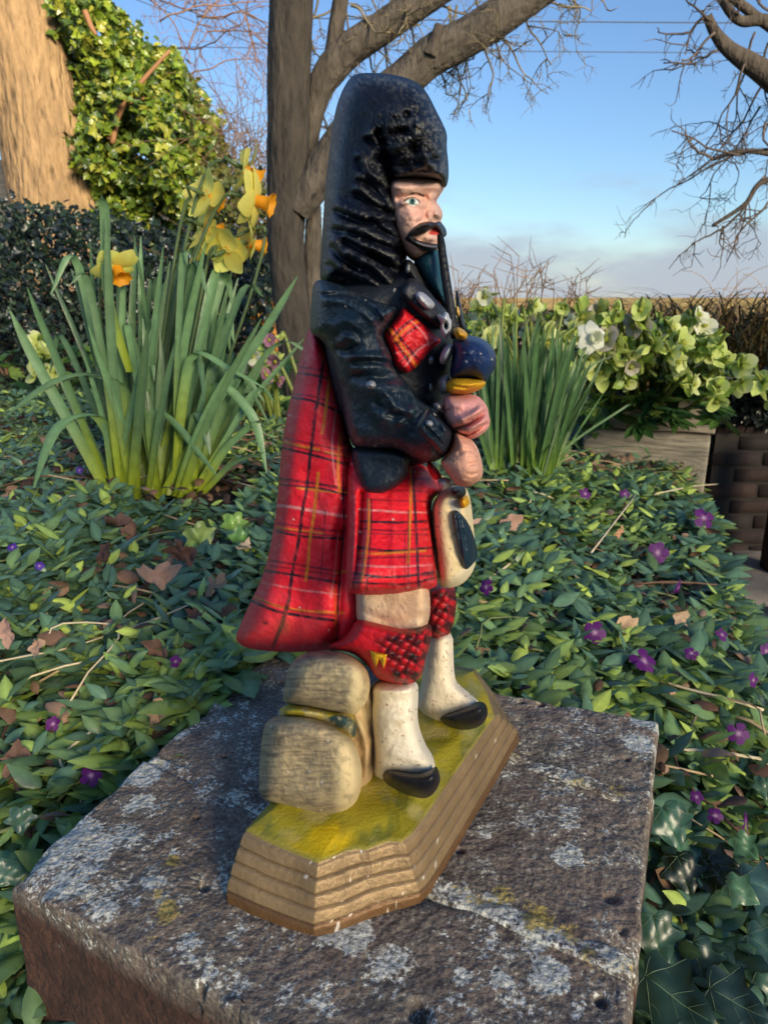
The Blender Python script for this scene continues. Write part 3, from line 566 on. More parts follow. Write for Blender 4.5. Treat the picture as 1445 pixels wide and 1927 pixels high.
cp = [ln([(556,690),(590,694),(630,702)],2.5,TN,.7), ln([(554,701),(590,706),(630,716)],4,LN), ln([(545,747),(590,755),(642,776)],4,LN), ln([(548,741),(590,746),(636,760)],2.4,TN,.7), ln([(534,832),(570,840),(600,846)],5,OR,.75), ln([(610,850),(655,858)],4,OR,.7), ln([(533,843),(570,852),(610,862),(660,876)],4.5,LN), ln([(536,824),(600,838),(655,850)],2.5,TN,.7), ln([(536,836),(655,862)],2,TN,.6),
      ln([(525,900),(580,907),(666,922)],3,LN,.75), ln([(560,918),(610,924),(667,929)],4,OR,.85), ln([(524,911),(600,919),(660,934)],3.5,LN), ln([(525,905),(600,912),(660,926)],2,TN,.6), ln([(521,951),(560,956),(620,967),(666,974)],5,WH,.75), ln([(521,984),(570,991),(642,1001)],2.5,LN,.7), ln([(520,1000),(570,1009),(642,1014)],4,LN), ln([(521,992),(610,1004)],3.5,OR,.6), ln([(520,996),(640,1010)],2,TN,.6),
      ln([(508,1055),(560,1063),(642,1076)],3,LN,.75), ln([(500,1074),(560,1083),(632,1096)],4,LN,.9), ln([(506,1064),(640,1084)],2,TN,.6), ln([(634,1078),(658,1074)],4,OR,.8), ln([(494,1096),(560,1109),(640,1119)],2.5,WH,.5), ln([(478,1122),(520,1140),(580,1150),(646,1153)],4,OR,.7), ln([(474,1131),(520,1150),(570,1159),(630,1168)],5,LN,.9), ln([(480,1128),(560,1150),(640,1160)],2,TN,.6),
      ln([(608,680),(600,740),(592,790),(585,850),(577,920),(568,970),(560,1030),(550,1080),(543,1130)],5.5,LN,.92), ln([(543,1130),(527,1185),(513,1216)],7,(70,40,36),.85), ln([(620,712),(612,780),(606,815)],4.5,OR,.85), ln([(599,890),(592,960),(584,1010),(580,1060),(575,1092)],4.5,OR,.85), ln([(640,815),(636,880),(640,925)],4.5,OR,.7), ln([(648,830),(646,920),(647,1000),(641,1060),(637,1120),(634,1152)],3.5,LN,.85), ln([(632,770),(625,830),(628,880),(633,912)],2.5,WH,.55), ln([(637,1000),(631,1070),(623,1124)],3.4,WH,.45),
      ln([(630,1110),(632,1160),(630,1222)],3,(196,90,30),.7), ln([(640,1100),(636,1160),(636,1218)],2.4,TN,.7), ln([(612,960),(606,1060),(600,1100)],2,TN,.6), ln([(655,870),(656,940)],2.5,LN,.6), ln([(580,640),(566,720)],2,TN,.4), ('blob', 534, 1180, 12, 16, (120, 80, 60), .6), ('blob', 500, 1172, 5, 4, (50, 20, 24), .9)]
cstr = [(((640, 880), (620, 1000), (612, 1120), (606, 1220)), 16, .008), (((646, 1000), (640, 1120), (632, 1220)), 8, -.012), (((560, 760), (544, 900), (520, 1060), (490, 1180)), 22, .012), (((590, 900), (572, 1050), (550, 1200)), 18, -.008)]
inflate('plaid', cape, -.04, .14, 80, (218, 26, 46), 'satin', paint=[('noise', 40, .0, .45, (220, 66, 74), .5, 15), ('blob', 520, 1180, 70, 36, (222, 84, 86), .35)] + cp + [('wear_glint', (228, 124, 120), .45)], strokes=cstr, noise=(.005, 36), sp=2, specks=7, seed=4)
# --- sporran
spo = [(812, 950), (824, 930), (842, 914), (872, 912), (884, 930), (890, 980), (896, 1050), (890, 1078), (868, 1102), (842, 1108), (824, 1102), (818, 1040), (812, 990)]
sp_ = inflate('sporran', spo, -.04, .11, 34, (214, 196, 152), 'matt', paint=[('noise', 3.5, .42, .55, (90, 72, 56), .8, 18), ('poly', [(868, 1070), (892, 1050), (896, 1066), (872, 1100), (840, 1106), (850, 1090)], (226, 216, 186), .7), ('poly', [(840, 938), (862, 940), (868, 968), (862, 985), (852, 966)], (150, 158, 160), .75)], tilt=(.0006, 0, 820, 1000), noise=(.003, 26))
tas = [(848, 964), (856, 958), (868, 966), (884, 988), (898, 1030), (898, 1050), (888, 1064), (876, 1074), (868, 1062), (858, 1018)]
inflate('sporran_tassel', tas, -.002, .026, 10, (16, 42, 58), 'gloss', on=sp_, strokes=[(((858 + k * 9, 970 + k * 8), (866 + k * 8, 1020), (872 + k * 7, 1062)), 2.5, -.006) for k in range(4)], sp=1.6)
inflate('sporran_clasp', [(846, 922), (860, 913), (874, 914), (878, 928), (870, 938), (854, 938)], -.004, .03, 9, (22, 20, 24), 'gloss', on=sp_, sp=1.6)
inflate('sporran_cord', [(864, 938), (878, 930), (886, 948), (868, 960)], -.02, .035, 9, YEL, 'satin', on=sp_, smooth=1, sp=1.6)
inflate('kilt_strap', [(800, 870), (812, 868), (834, 898), (824, 904), (812, 900)], -.14, .035, 9, (206, 22, 34), 'satin', sp=1.6)
inflate('buckle', [(821, 902), (838, 897), (849, 904), (845, 918), (828, 924)], -.155, .04, 8, SIL, 'silver', smooth=1, sp=1.6)
# --- torso and coat skirt
torso = [(590, 540), (640, 536), (740, 500), (764, 490), (790, 500), (820, 530), (842, 575), (851, 618), (852, 660), (846, 712), (834, 760), (838, 800), (830, 860), (780, 880), (700, 880), (640, 800), (610, 700)]
tr = inflate('tunic', torso, .0, .17, 60, (24, 30, 38), 'satin', paint=[('noise', 24, .2, .6, (44, 50, 56), .6, 20)], tilt=(.0004, 0, 720, 700))
chest = [(759, 574), (778, 592), (800, 612), (822, 634), (831, 640), (820, 652), (809, 660), (790, 686), (767, 705), (752, 696), (741, 685), (740, 671), (730, 648), (722, 628), (737, 610), (751, 591)]
chp = [ln([(733,618),(752,645),(772,672),(786,694)],5,OR,.75), ln([(728,622),(748,650),(768,680),(778,696)],3.4,LN,.9), ln([(738,614),(758,642),(780,668),(794,682)],3,LN,.85), ln([(742,642),(760,622),(786,604)],4,OR,.7), ln([(738,638),(756,616),(780,598)],3,LN,.8), ln([(748,648),(766,628),(792,610)],3,LN,.7), ln([(762,690),(790,656),(822,640)],2.4,WH,.5), ln([(774,604),(800,632),(806,650)],2.4,WH,.5), ln([(750,684),(776,664),(790,652)],2.4,LN,.6), ln([(740,666),(762,660)],2.4,WH,.4)]
inflate('plaid_front', chest, -.012, .03, 12, (206, 24, 38), 'satin', on=tr, paint=chp, noise=(.005, 18), sp=1.6)
teal = [(775, 490), (790, 470), (808, 462), (826, 462), (838, 525), (845, 570), (843, 586), (828, 570), (808, 548), (792, 526)]
inflate('neck_scarf', teal, -.03, .09, 26, TEAL, 'satin', sp=1.8)
inflate('collar_edge', [(800, 536), (808, 546), (826, 566), (832, 574), (820, 570), (808, 556)], -.085, .02, 5, (206, 50, 56), 'satin', sp=1.4)
strap = [(751, 556), (757, 538), (766, 524), (783, 522), (800, 540), (812, 553), (830, 573), (843, 588), (849, 612), (832, 620), (810, 608), (790, 592), (775, 579)]
st = inflate('cross_belt', strap, -.02, .035, 9, (36, 36, 42), 'satin', on=tr, paint=[('noise', 16, .0, .5, (62, 62, 68), .6, 22)], sp=1.6)
def pad(name, pts, on, T, R, c, m='silver', w=-.004, **k): return inflate(name, pts, w, T, R, c, m, on=on, sp=1.4, **k)
def oval(cx, cy, a, b, ang=0, n=14):
    t = np.linspace(0, 2 * np.pi, n, endpoint=False); c, s = math.cos(ang), math.sin(ang); return [(cx + a * math.cos(x) * c - b * math.sin(x) * s, cy + a * math.cos(x) * s + b * math.sin(x) * c) for x in t]
pad('belt_buckle', [(780, 553), (788, 548), (797, 550), (818, 569), (817, 579), (806, 584), (796, 578), (783, 562)], st, .022, 8, (176, 178, 184), parent=st)
# --- shoulder, sleeve, coat flap
flap = [(660, 838), (720, 838), (770, 852), (769, 872), (766, 896), (750, 918), (716, 937), (683, 935), (673, 912), (666, 892), (661, 866)]
inflate('coat_flap', flap, -.13, .085, 22, (13, 28, 42), 'satin', strokes=[(((760, 856), (758, 896), (742, 914), (716, 928)), 4, .006), (((690, 850), (740, 880)), 30, -.01)], noise=(.003, 30), sp=2)
arm = [(604, 525), (590, 531), (586, 560), (584, 600), (584, 628), (606, 640), (621, 668), (632, 715), (643, 757), (649, 798), (656, 824), (668, 844), (700, 848), (740, 846), (775, 862), (802, 872), (826, 866), (842, 854), (852, 834), (855, 814), (852, 806), (830, 784), (806, 764), (788, 750), (770, 724), (752, 702), (742, 688), (741, 672), (730, 648), (721, 628), (735, 610), (748, 590), (752, 574), (735, 572), (712, 566), (690, 556), (664, 546), (640, 535)]
a_str = [(Z2((200, 300), (300, 310), (420, 360), (520, 440)), 8.8, 0.0121), (Z2((200, 250), (330, 240), (450, 290), (540, 340)), 7.5, 0.0088), (Z2((190, 270), (360, 275), (500, 350), (560, 460)), 7.5, -0.0165), (Z2((560, 470), (620, 580), (650, 680)), 7.5, 0.0066), (Z2((430, 430), (520, 520), (600, 680)), 15.0, 0.0077),
         (Z2((360, 690), (500, 690), (650, 690)), 7.5, 0.0121), (Z2((380, 730), (520, 725), (690, 760)), 7.5, -0.0110), (Z2((420, 760), (560, 750), (690, 790)), 8.8, 0.0110), (Z2((400, 820), (520, 830), (680, 860)), 7.5, -0.0077), (Z2((520, 900), (640, 880), (760, 900)), 11.2, 0.0066), (Z2((540, 1000), (620, 1080), (740, 1110)), 10.0, -0.0077), (Z2((600, 940), (680, 1040), (770, 1060)), 7.5, 0.0066), (Z2((740, 860), (800, 960), (850, 1020)), 8.8, 0.0088), (Z2((700, 1130), (780, 1060), (850, 1000)), 7.5, 0.0066),
         (Z2((280, 640), (340, 655), (400, 625)), 7.5, -0.0110), (Z2((290, 590), (330, 560), (390, 580), (410, 640)), 7.5, 0.0077), (Z2((250, 480), (330, 450), (420, 500), (470, 600)), 10.0, 0.0055), (Z2((320, 900), (420, 1040), (560, 1180), (760, 1180)), 20.0, -0.0099), (Z2((300, 760), (360, 820), (440, 850)), 10.0, -0.0066), (Z2((580, 1000), (600, 1060)), 5.0, 0.0033), (Z2((640, 960), (660, 1050)), 5.0, 0.0033), (Z2((690, 950), (700, 1040)), 5.0, 0.0033)]
ar = inflate('sleeve', arm, -.13, .15, 66, (13, 31, 46), 'gloss', strokes=a_str, noise=(.006, 30), sp=2, specks=5, seed=6, paint=[('noise', 30, .1, .5, (24, 40, 50), .6, 23), ('blob', 690, 552, 30, 5, (120, 110, 84), .25), ('wear_glint', (78, 92, 98), .7)])
pad('button', oval(698, 724, 9.5, 8), ar, .026, 8, SIL, parent=ar)
cuff = [(806, 764), (816, 760), (838, 782), (853, 804), (856, 816), (852, 836), (846, 852), (836, 860), (812, 838), (782, 808), (790, 788)]
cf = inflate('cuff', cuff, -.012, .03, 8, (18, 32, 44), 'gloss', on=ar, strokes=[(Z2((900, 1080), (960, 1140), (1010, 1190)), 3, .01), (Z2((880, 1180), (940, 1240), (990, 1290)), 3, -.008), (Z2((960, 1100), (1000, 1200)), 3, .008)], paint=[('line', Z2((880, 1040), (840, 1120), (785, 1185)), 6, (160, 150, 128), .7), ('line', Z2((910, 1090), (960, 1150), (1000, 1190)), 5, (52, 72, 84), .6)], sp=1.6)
pad('button', oval(808, 797, 7, 6, .4), cf, .016, 5, SIL, parent=cf); pad('button', oval(820, 777, 6, 5, .8), cf, .016, 5, SIL, parent=cf)
# --- hands, one above the other on the chanter
uh = [(834, 742), (862, 742), (896, 742), (910, 755), (918, 768), (919, 780), (923, 793), (918, 808), (906, 818), (890, 827), (870, 822), (852, 812), (838, 800), (832, 773)]
inflate('hand', uh, -.14, .12, 28, (226, 158, 150), 'matt', strokes=[(((919, 770), (900, 786), (880, 800), (856, 806)), 3.2, -.032), (((923, 794), (906, 804), (886, 816), (872, 818)), 3.2, -.032), (((912, 762), (896, 776), (870, 790)), 7, .018), (((920, 784), (902, 797), (880, 808)), 5, .016), (((840, 760), (866, 762)), 6, .005)], paint=[('poly', Z2((1000, 1060), (1030, 1035), (1040, 1045), (1015, 1065)), (80, 60, 50), .9), ('noise', 5, .5, .62, (120, 84, 70), .7, 30), ('noise', 26, .0, .5, (214, 166, 146), .6, 31), ('line', [(919, 770), (880, 800), (856, 806)], 3, (196, 110, 108), .5), ('line', [(923, 794), (886, 816)], 3, (196, 110, 108), .5)], sp=1.7)
lh = [(852, 806), (868, 815), (887, 826), (899, 843), (906, 866), (910, 890), (902, 906), (880, 917), (856, 913), (840, 890), (826, 868), (840, 856), (850, 836)]
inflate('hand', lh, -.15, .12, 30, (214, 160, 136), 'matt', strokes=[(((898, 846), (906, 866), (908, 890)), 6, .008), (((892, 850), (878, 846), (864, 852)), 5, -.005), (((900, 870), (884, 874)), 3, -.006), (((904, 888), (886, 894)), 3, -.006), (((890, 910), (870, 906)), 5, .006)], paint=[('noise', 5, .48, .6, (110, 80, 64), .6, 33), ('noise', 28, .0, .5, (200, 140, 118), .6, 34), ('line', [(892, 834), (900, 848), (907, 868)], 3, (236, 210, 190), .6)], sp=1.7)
# --- bag, cords, drones
inflate('ornament', [(824, 713), (838, 704), (848, 712), (850, 735), (842, 742), (830, 744), (824, 730)], -.13, .05, 12, (176, 178, 176), 'silver', sp=1.6)
inflate('cuff_lace', [(812, 760), (824, 756), (834, 764), (832, 776), (822, 774)], -.2, .06, 8, (170, 172, 172), 'silver', sp=1.6)
bag = [(852, 637), (868, 632), (888, 631), (909, 637), (924, 650), (934, 668), (933, 690), (922, 708), (912, 720), (892, 714), (870, 714), (848, 714), (846, 700), (851, 668)]
inflate('pipe_bag', bag, -.10, .14, 34, BLUE, 'gloss', paint=[('noise', 20, .1, .6, (24, 54, 100), .6, 40)], noise=(.003, 14), specks=4, sp=1.8)
inflate('bag_cord', [(839, 721), (850, 711), (876, 709), (912, 716), (915, 723), (900, 736), (870, 744), (845, 742), (837, 732)], -.16, .10, 14, YEL, 'satin', strokes=[(((850, 726), (880, 730), (906, 722)), 3, -.008)], sp=1.6)
inflate('drone_tassel', [(851, 618), (862, 615), (872, 620), (881, 629), (877, 639), (866, 641), (858, 639)], -.2, .06, 9, (204, 150, 22), 'satin', sp=1.5, noise=(.006, 6))
inflate('drone_pipe', [(856, 545), (862, 548), (868, 580), (878, 622), (868, 628), (860, 600)], .03, .04, 5, (26, 30, 40), 'gloss', sp=1.6)
inflate('drone_ferrule', [(855, 577), (862, 575), (866, 588), (864, 598), (857, 594)], .0, .03, 5, (206, 168, 84), 'satin', sp=1.5)
# --- head
face = [(730, 326), (846, 326), (840, 346), (834, 358), (826, 370), (821, 378), (823, 383), (828, 389), (833, 400), (832.5, 409), (829, 414), (832, 420), (836, 436), (834, 462), (826, 480), (802, 486), (782, 495), (762, 480), (742, 440), (730, 380)]
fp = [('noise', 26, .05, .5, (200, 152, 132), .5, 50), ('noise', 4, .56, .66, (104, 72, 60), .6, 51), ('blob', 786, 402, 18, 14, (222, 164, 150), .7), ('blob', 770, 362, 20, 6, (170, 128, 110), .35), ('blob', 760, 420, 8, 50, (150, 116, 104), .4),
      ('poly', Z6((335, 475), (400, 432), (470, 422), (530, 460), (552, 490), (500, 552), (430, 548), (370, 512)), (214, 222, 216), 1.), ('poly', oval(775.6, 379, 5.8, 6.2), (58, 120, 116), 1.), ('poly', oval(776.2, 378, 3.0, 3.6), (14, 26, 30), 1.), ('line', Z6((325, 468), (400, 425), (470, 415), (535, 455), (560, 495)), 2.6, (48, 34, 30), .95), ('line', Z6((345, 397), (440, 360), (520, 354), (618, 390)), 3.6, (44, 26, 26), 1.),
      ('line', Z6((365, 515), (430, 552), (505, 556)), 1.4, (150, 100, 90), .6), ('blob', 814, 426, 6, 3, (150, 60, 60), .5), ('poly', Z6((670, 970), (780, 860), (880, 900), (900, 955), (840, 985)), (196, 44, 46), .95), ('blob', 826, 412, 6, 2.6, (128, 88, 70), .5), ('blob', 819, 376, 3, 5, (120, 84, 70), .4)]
fstr = [(((742, 352), (790, 350), (832, 354)), 8, .010), (((750, 374), (772, 369), (800, 372)), 6, -.010), (((757, 382), (774, 379), (790, 384)), 6, .008), (((814, 374), (822, 392), (829, 406)), 8, .016), (((821, 403), (828, 407)), 8, .016), (((806, 402), (810, 411)), 5, .008), (((800, 396), (797, 412), (786, 420)), 5, -.008), (((776, 404), (784, 420)), 14, .010), (((804, 446), (820, 450)), 8, .010), (((792, 478), (818, 476)), 9, .016)]
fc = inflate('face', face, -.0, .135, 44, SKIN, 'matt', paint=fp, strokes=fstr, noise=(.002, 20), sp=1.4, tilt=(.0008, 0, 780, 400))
mo = Z6((370, 990), (400, 930), (450, 890), (510, 835), (560, 800), (630, 785), (700, 773), (760, 785), (795, 800), (840, 768), (880, 785), (915, 830), (950, 880), (970, 950), (955, 1000), (925, 1015), (890, 1000), (880, 960), (850, 900), (790, 850), (750, 870), (700, 912), (650, 950), (590, 975), (520, 992), (465, 1010), (490, 1040), (560, 1068), (650, 1085), (750, 1112), (835, 1118), (840, 1180), (790, 1220), (720, 1240), (600, 1212), (480, 1145), (380, 1080), (330, 1045), (340, 1015))
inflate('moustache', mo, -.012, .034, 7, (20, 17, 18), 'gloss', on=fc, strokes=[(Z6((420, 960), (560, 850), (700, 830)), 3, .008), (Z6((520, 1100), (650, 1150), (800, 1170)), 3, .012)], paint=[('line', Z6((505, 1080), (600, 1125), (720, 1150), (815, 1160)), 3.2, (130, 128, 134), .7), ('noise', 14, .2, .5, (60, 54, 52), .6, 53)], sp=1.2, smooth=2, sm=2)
inflate('collar', [(757, 494), (768, 486), (780, 496), (792, 520), (802, 540), (788, 540), (770, 528), (760, 512)], -.10, .06, 12, (46, 46, 46), 'satin', sp=1.6, paint=[('noise', 14, .0, .5, (30, 34, 38), .7, 55)])
inflate('collar_badge', oval(767.5, 506, 4.5, 9, .15), -.155, .03, 5, (160, 162, 158), 'silver', sp=1.3)
# blow pipe: a round stick from the mouth down to the bag
bp_ = spline([(828, 442), (832, 475), (838, 520), (845, 565), (852, 612), (855, 634)], 40); wv = np.linspace(-.12, -.16, 40)
V, F = tube(onw(bp_[:, 0], bp_[:, 1], wv), np.interp(np.linspace(0, 1, 40), [0, .1, .5, 1], [.0045, .0058, .0068, .0058]), 14, rough=.05)
mk('blow_pipe', V, F, M['gloss'], PIPER, np.broadcast_to(lin((13, 13, 16)), (len(V), 3)))
inflate('belt_clasp', [(822, 590), (830, 594), (836, 586), (843, 588), (846, 598), (850, 604), (850, 616), (845, 632), (838, 640), (832, 632), (828, 618), (830, 606), (824, 600)], -.175, .035, 7, (190, 192, 196), 'silver', sp=1.3, paint=[('blob', 839, 613, 3.5, 6, (30, 30, 32), .95)], blobs=[(839, 613, 4, 7, -.03)])
inflate('pendant', oval(840, 666, 22, 10, -1.1), -.165, .05, 9, (176, 182, 190), 'silver', sp=1.5)
pad('button', oval(810.5, 678, 5.5, 8), tr, .02, 5, SIL, parent=tr); pad('button', oval(810, 729, 3.5, 8), tr, .02, 5, SIL, parent=tr)
# bearskin
bear = [(676, 137), (660, 144), (647, 164), (640, 180), (633, 200), (625, 239), (619.5, 286), (615, 319), (611, 365), (608, 415), (604.5, 460), (601, 520), (606, 530), (640, 538), (668, 548), (690, 560), (715, 568), (735, 571), (748, 562), (754, 545), (760, 530), (764, 502), (766, 474), (760, 447), (757, 419), (755, 391), (749, 369), (740, 347), (760, 344), (782, 342.5), (815, 342), (828, 344), (837, 356), (844, 341), (844, 308), (840, 276), (842, 253), (831, 228), (818, 203), (806, 178), (790, 158), (765, 146), (740, 140.5), (712, 137)]
R1 = lambda *p: Z1(*p)
rid = [R1((430, 620), (470, 720), (560, 790), (610, 830)), R1((440, 760), (540, 830), (640, 970)), R1((420, 850), (520, 920), (640, 985)), R1((280, 965), (430, 1030), (560, 1040), (665, 1052)), R1((270, 1090), (420, 1130), (560, 1190), (700, 1232)), R1((330, 1165), (470, 1240), (600, 1290), (700, 1360)), R1((360, 1280), (500, 1370), (590, 1450), (640, 1500)), R1((300, 1390), (420, 1440), (540, 1510)), R1((560, 1080), (640, 1130), (690, 1180)), R1((250, 1210), (330, 1300), (440, 1360)), R1((500, 480), (550, 540), (560, 600)), R1((520, 1250), (640, 1340), (690, 1430)), R1((230, 1330), (300, 1380))]
bs = [(p, 9.0, .012) for p in rid] + [([(x - 3, y + 11) for x, y in p], 7.5, -.012) for p in rid]
bs += [(R1((550, 480), (580, 560), (600, 660), (640, 780)), 9, -.03), (R1((630, 770), (800, 755), (980, 745)), 6, .014), (R1((660, 800), (800, 790), (1000, 790)), 4, -.010), (R1((640, 720), (700, 740), (850, 700), (900, 640)), 8, .012)]
bb = [(736, 236, 34, 34, .012), (778, 256, 30, 44, .013), (812, 266, 22, 46, .010), (815, 300, 12, 8, -.02), (764, 215, 7, 7, -.014), (756, 246, 12, 6, -.018), (740, 250, 10, 5, -.012), (784, 232, 9, 14, .012), (800, 296, 8, 9, .012), (728, 280, 12, 8, .012), (752, 276, 14, 8, .012), (776, 282, 10, 10, -.012)]
def furn(U, V_, d):
    k = ss(690, 730, U) * ss(180, 210, V_) * (1 - ss(318, 335, V_)); return k * (.010 * n2(U, V_ * .8, 17, 3, 61) + .007 * np.abs(n2(U, V_, 9, 2, 62)))
inflate('bearskin', bear, -.03, .15, 108, (15, 20, 33), 'hat_paint', strokes=bs, blobs=bb, func=furn, noise=(.006, 34), sp=1.9, specks=9, seed=9, paint=[('noise', 34, .1, .5, (24, 31, 47), .6, 60), ('wear_glint', (112, 112, 106), .75), ('func', lambda U, V_: (.55 * np.exp(-((U - 785) / 50) ** 2 - ((V_ - 245) / 52) ** 2) * ss(.05, .45, n2(U, V_, 5, 3, 70)), (124, 122, 112))), ('poly', R1((640, 770), (800, 750), (1030, 740), (1030, 810), (990, 840), (960, 803), (800, 802), (650, 815)), (8, 9, 12), .9)])  # grey speckle on bulge and folds paints in sky glints besides worn paint
inflate('hair_clip', Z2((640, 250), (655, 222), (668, 225), (664, 250), (650, 268)), -.19, .02, 4, (170, 168, 160), 'silver', sp=1.2)
# ------------------------------------------------------------------ trees
def pxtube(pts, Y, rad, n=9, rough=.08, steps=None, dY=0.):
    pts = np.asarray(pts, float); k = steps or 6 * len(pts); s = spline(pts, k); r = np.interp(np.linspace(0, 1, k), np.linspace(0, 1, len(rad)), rad)
    Yv = Y + np.linspace(0, dY, k); P = at(s[:, 0], s[:, 1], Yv); return tube(P, r * Yv / FPX, n, rough=rough, seed=int(pts[0, 0]) % 50)
def sprig(mb, P0, d, length, r, level, rnd, droop=0., col=(90, 74, 62), wig=.35, nside=4, kids=(3, 5)):
    n = max(4, int(6 * (length > .5) + 4)); P = [np.array(P0, float)]; d = np.array(d, float); d /= np.linalg.norm(d)
    for k in range(n):
        d = d + rnd.normal(size=3) * wig * .5 + np.array([0, 0, -droop * .15]); d /= np.linalg.norm(d); P.append(P[-1] + d * length / n)
    P = np.array(P); V, F = tube(P, np.linspace(r, r * .45, len(P)), nside); mb.add(V, F, lin(np.array(col) * rnd.uniform(.8, 1.2)))
    if level <= 0:
        return
    for k in range(rnd.integers(*kids)):
        i = rnd.integers(1, len(P)); t = P[i] - P[i - 1]; t = t / np.linalg.norm(t); a = np.cross(t, rnd.normal(size=3)); a /= np.linalg.norm(a)
        sprig(mb, P[i], t * rnd.uniform(.3, .9) + a, length * rnd.uniform(.35, .65), max(r * .62, .0), level - 1, rnd, droop, col, wig, max(3, nside - 1), kids)
BK = []
def barked(pts, Y, rad, n=56, k=200, amp=.07, fr=9., fz=1.6, seed=1, dY=0.):
    pts = np.asarray(pts, float); s = spline(pts, k); r = np.interp(np.linspace(0, 1, k), np.linspace(0, 1, len(rad)), rad) * Y / FPX; P = at(s[:, 0], s[:, 1], Y + np.linspace(0, dY, k)); V, F = tube(P, r, n, False)
    Q = np.repeat(P, n, 0); D = V - Q; th = np.tile(np.arange(n) / n * 2 * np.pi, k); Ls = np.repeat(np.concatenate([[0], np.cumsum(np.linalg.norm(np.diff(P, axis=0), axis=1))]), n); rr = np.repeat(r, n)
    q = np.stack([np.cos(th) * fr * rr.mean(), np.sin(th) * fr * rr.mean(), Ls * fz], -1) * 1.; f = 1 - 2 * np.abs(fbm(q, 4, seed)); g = fbm(q * [.35, .35, .8], 3, seed + 5)
    BK.append(np.array(lin((80, 73, 64)))[None] * (.35 + .75 * ss(-.35, .45, f + .25 * g))[:, None] * (1 + .25 * g)[:, None]); return Q + D * (1 + amp * f + amp * 1.1 * g)[:, None], F
# near tree with forked grey trunk
tY = 7.5; tb = at(572, 760, tY); tree = empty('bare_tree', tb * [1, 1, 0] + [0, 0, -.1], 'bare grey-barked tree whose forked trunk rises directly behind the statue', 'tree')
V, F = barked([(549, -60), (548, 0), (544, 150), (542, 300), (538, 450), (549, 570), (566, 680), (580, 775)], tY, [34, 34, 34, 34, 31, 31, 37, 46], 72, 260, .06, 26, 4, 3); mk('trunk', V, F, M['bark'], tree, BK[-1] * .52)
V, F = barked([(590, 770), (586, 620), (589, 480), (590, 400), (582, 310), (588, 225), (602, 168), (626, 128), (660, 93), (720, 52), (812, -14), (850, -40)], tY + .25, [17, 16, 15, 13, 11, 16, 21, 25, 24, 23, 24, 24], 44, 200, .06, 30, 5, 4); mk('branch', V, F, M['bark'], tree, BK[-1])
V, F = barked([(560, 400), (590, 350), (618, 300), (690, 205), (760, 150), (815, 104), (900, 58), (1000, -12), (1040, -40)], tY - .05, [22, 28, 28, 28, 28, 29, 28, 27, 26], 44, 200, .06, 30, 5, 5); mk('branch', V, F, M['bark'], tree, BK[-1])
V, F = pxtube([(622, 130), (630, 70), (638, 20), (645, -30)], tY + .25, [14, 13, 13, 12], 10, .08, 24); mk('branch', V, F, M['bark'], tree)
V, F = pxtube([(808, 105), (818, 76), (826, 46)], tY - .2, [12, 9, 7], 8, .2, 14); mk('snapped_stub', V, F, M['bark'], tree)
tw = MB(); rnd = np.random.default_rng(11)
for u, v, du, dv, L_, lv in ((890, -20, .2, -1, 1.1, 3), (930, -20, .5, -1, 1.0, 3), (960, 0, 1, -.6, .9, 3), (1000, -10, 1, -.3, .8, 3), (860, 10, -.1, -1, .9, 3), (850, 90, .2, -1, .7, 3), (900, 70, .6, -.8, .8, 3), (820, 110, .1, -1, .5, 2), (930, 50, .6, -1, .8, 3), (720, 60, .4, -.9, .8, 3), (690, 85, .3, -1, .7, 3), (760, 20, .6, -.5, .8, 3), (720, -10, .8, -.3, .9, 3), (800, -10, .7, -.5, 1., 3), (640, 60, .9, .2, .8, 3), (660, 10, 1, -.3, .9, 3), (700, 0, .6, -.8, .9, 3), (1010, -20, 1, -.5, 1.1, 3), (1100, -20, 1, -.1, .4, 1), (640, -10, .5, -1, .8, 3), (600, 150, -.2, .8, .5, 2), (620, 260, -.4, .8, .5, 2), (845, 10, .5, -.8, .9, 3), (600, -10, .2, -1, .7, 3), (760, -20, -.2, -1, .8, 3), (580, 40, .4, .3, .7, 3), (880, 40, .3, -1, .9, 3)):
    sprig(tw, at(u, v, tY + .4 + rnd.uniform(-.3, .8)), (du, rnd.uniform(-.3, .3), dv), L_ * .78, .0135, lv, rnd, .35, (124, 112, 84), .42, 4)
tw.build('twigs', M['twig'], tree, kind='stuff')
# right tree hanging in from outside the picture
rY = 9.5; rt = empty('overhanging_tree', at(1760, 640, rY) * [1, 1, 0] + [0, 0, -1.2], 'bare tree with dark twigs hanging in at the upper right edge', 'tree')
V, F = pxtube([(1800, 800), (1760, 600), (1700, 380), (1600, 240), (1480, 165), (1420, 125), (1370, 92), (1345, 62), (1330, 30)], rY, [70, 66, 52, 34, 22, 16, 12, 9, 7], 12, .12, 60); mk('trunk', V, F, M['bark'], rt)
for pts, rad in (([(1700, 300), (1560, 90), (1445, 40), (1390, 38), (1350, -10)], [30, 20, 10, 8, 6]), ([(1560, 215), (1480, 80), (1420, 30), (1370, -10)], [14, 10, 8, 7]), ([(1640, 400), (1540, 320), (1450, 290), (1390, 285), (1340, 300)], [16, 9, 5, 4, 3]), ([(1680, 460), (1560, 330), (1440, 340), (1400, 385), (1340, 425)], [16, 9, 5, 4, 3])):
    V, F = pxtube(pts, rY + .1, rad, 8, .1, 30); mk('branch', V, F, M['bark'], rt)
tw = MB(); rnd = np.random.default_rng(5)
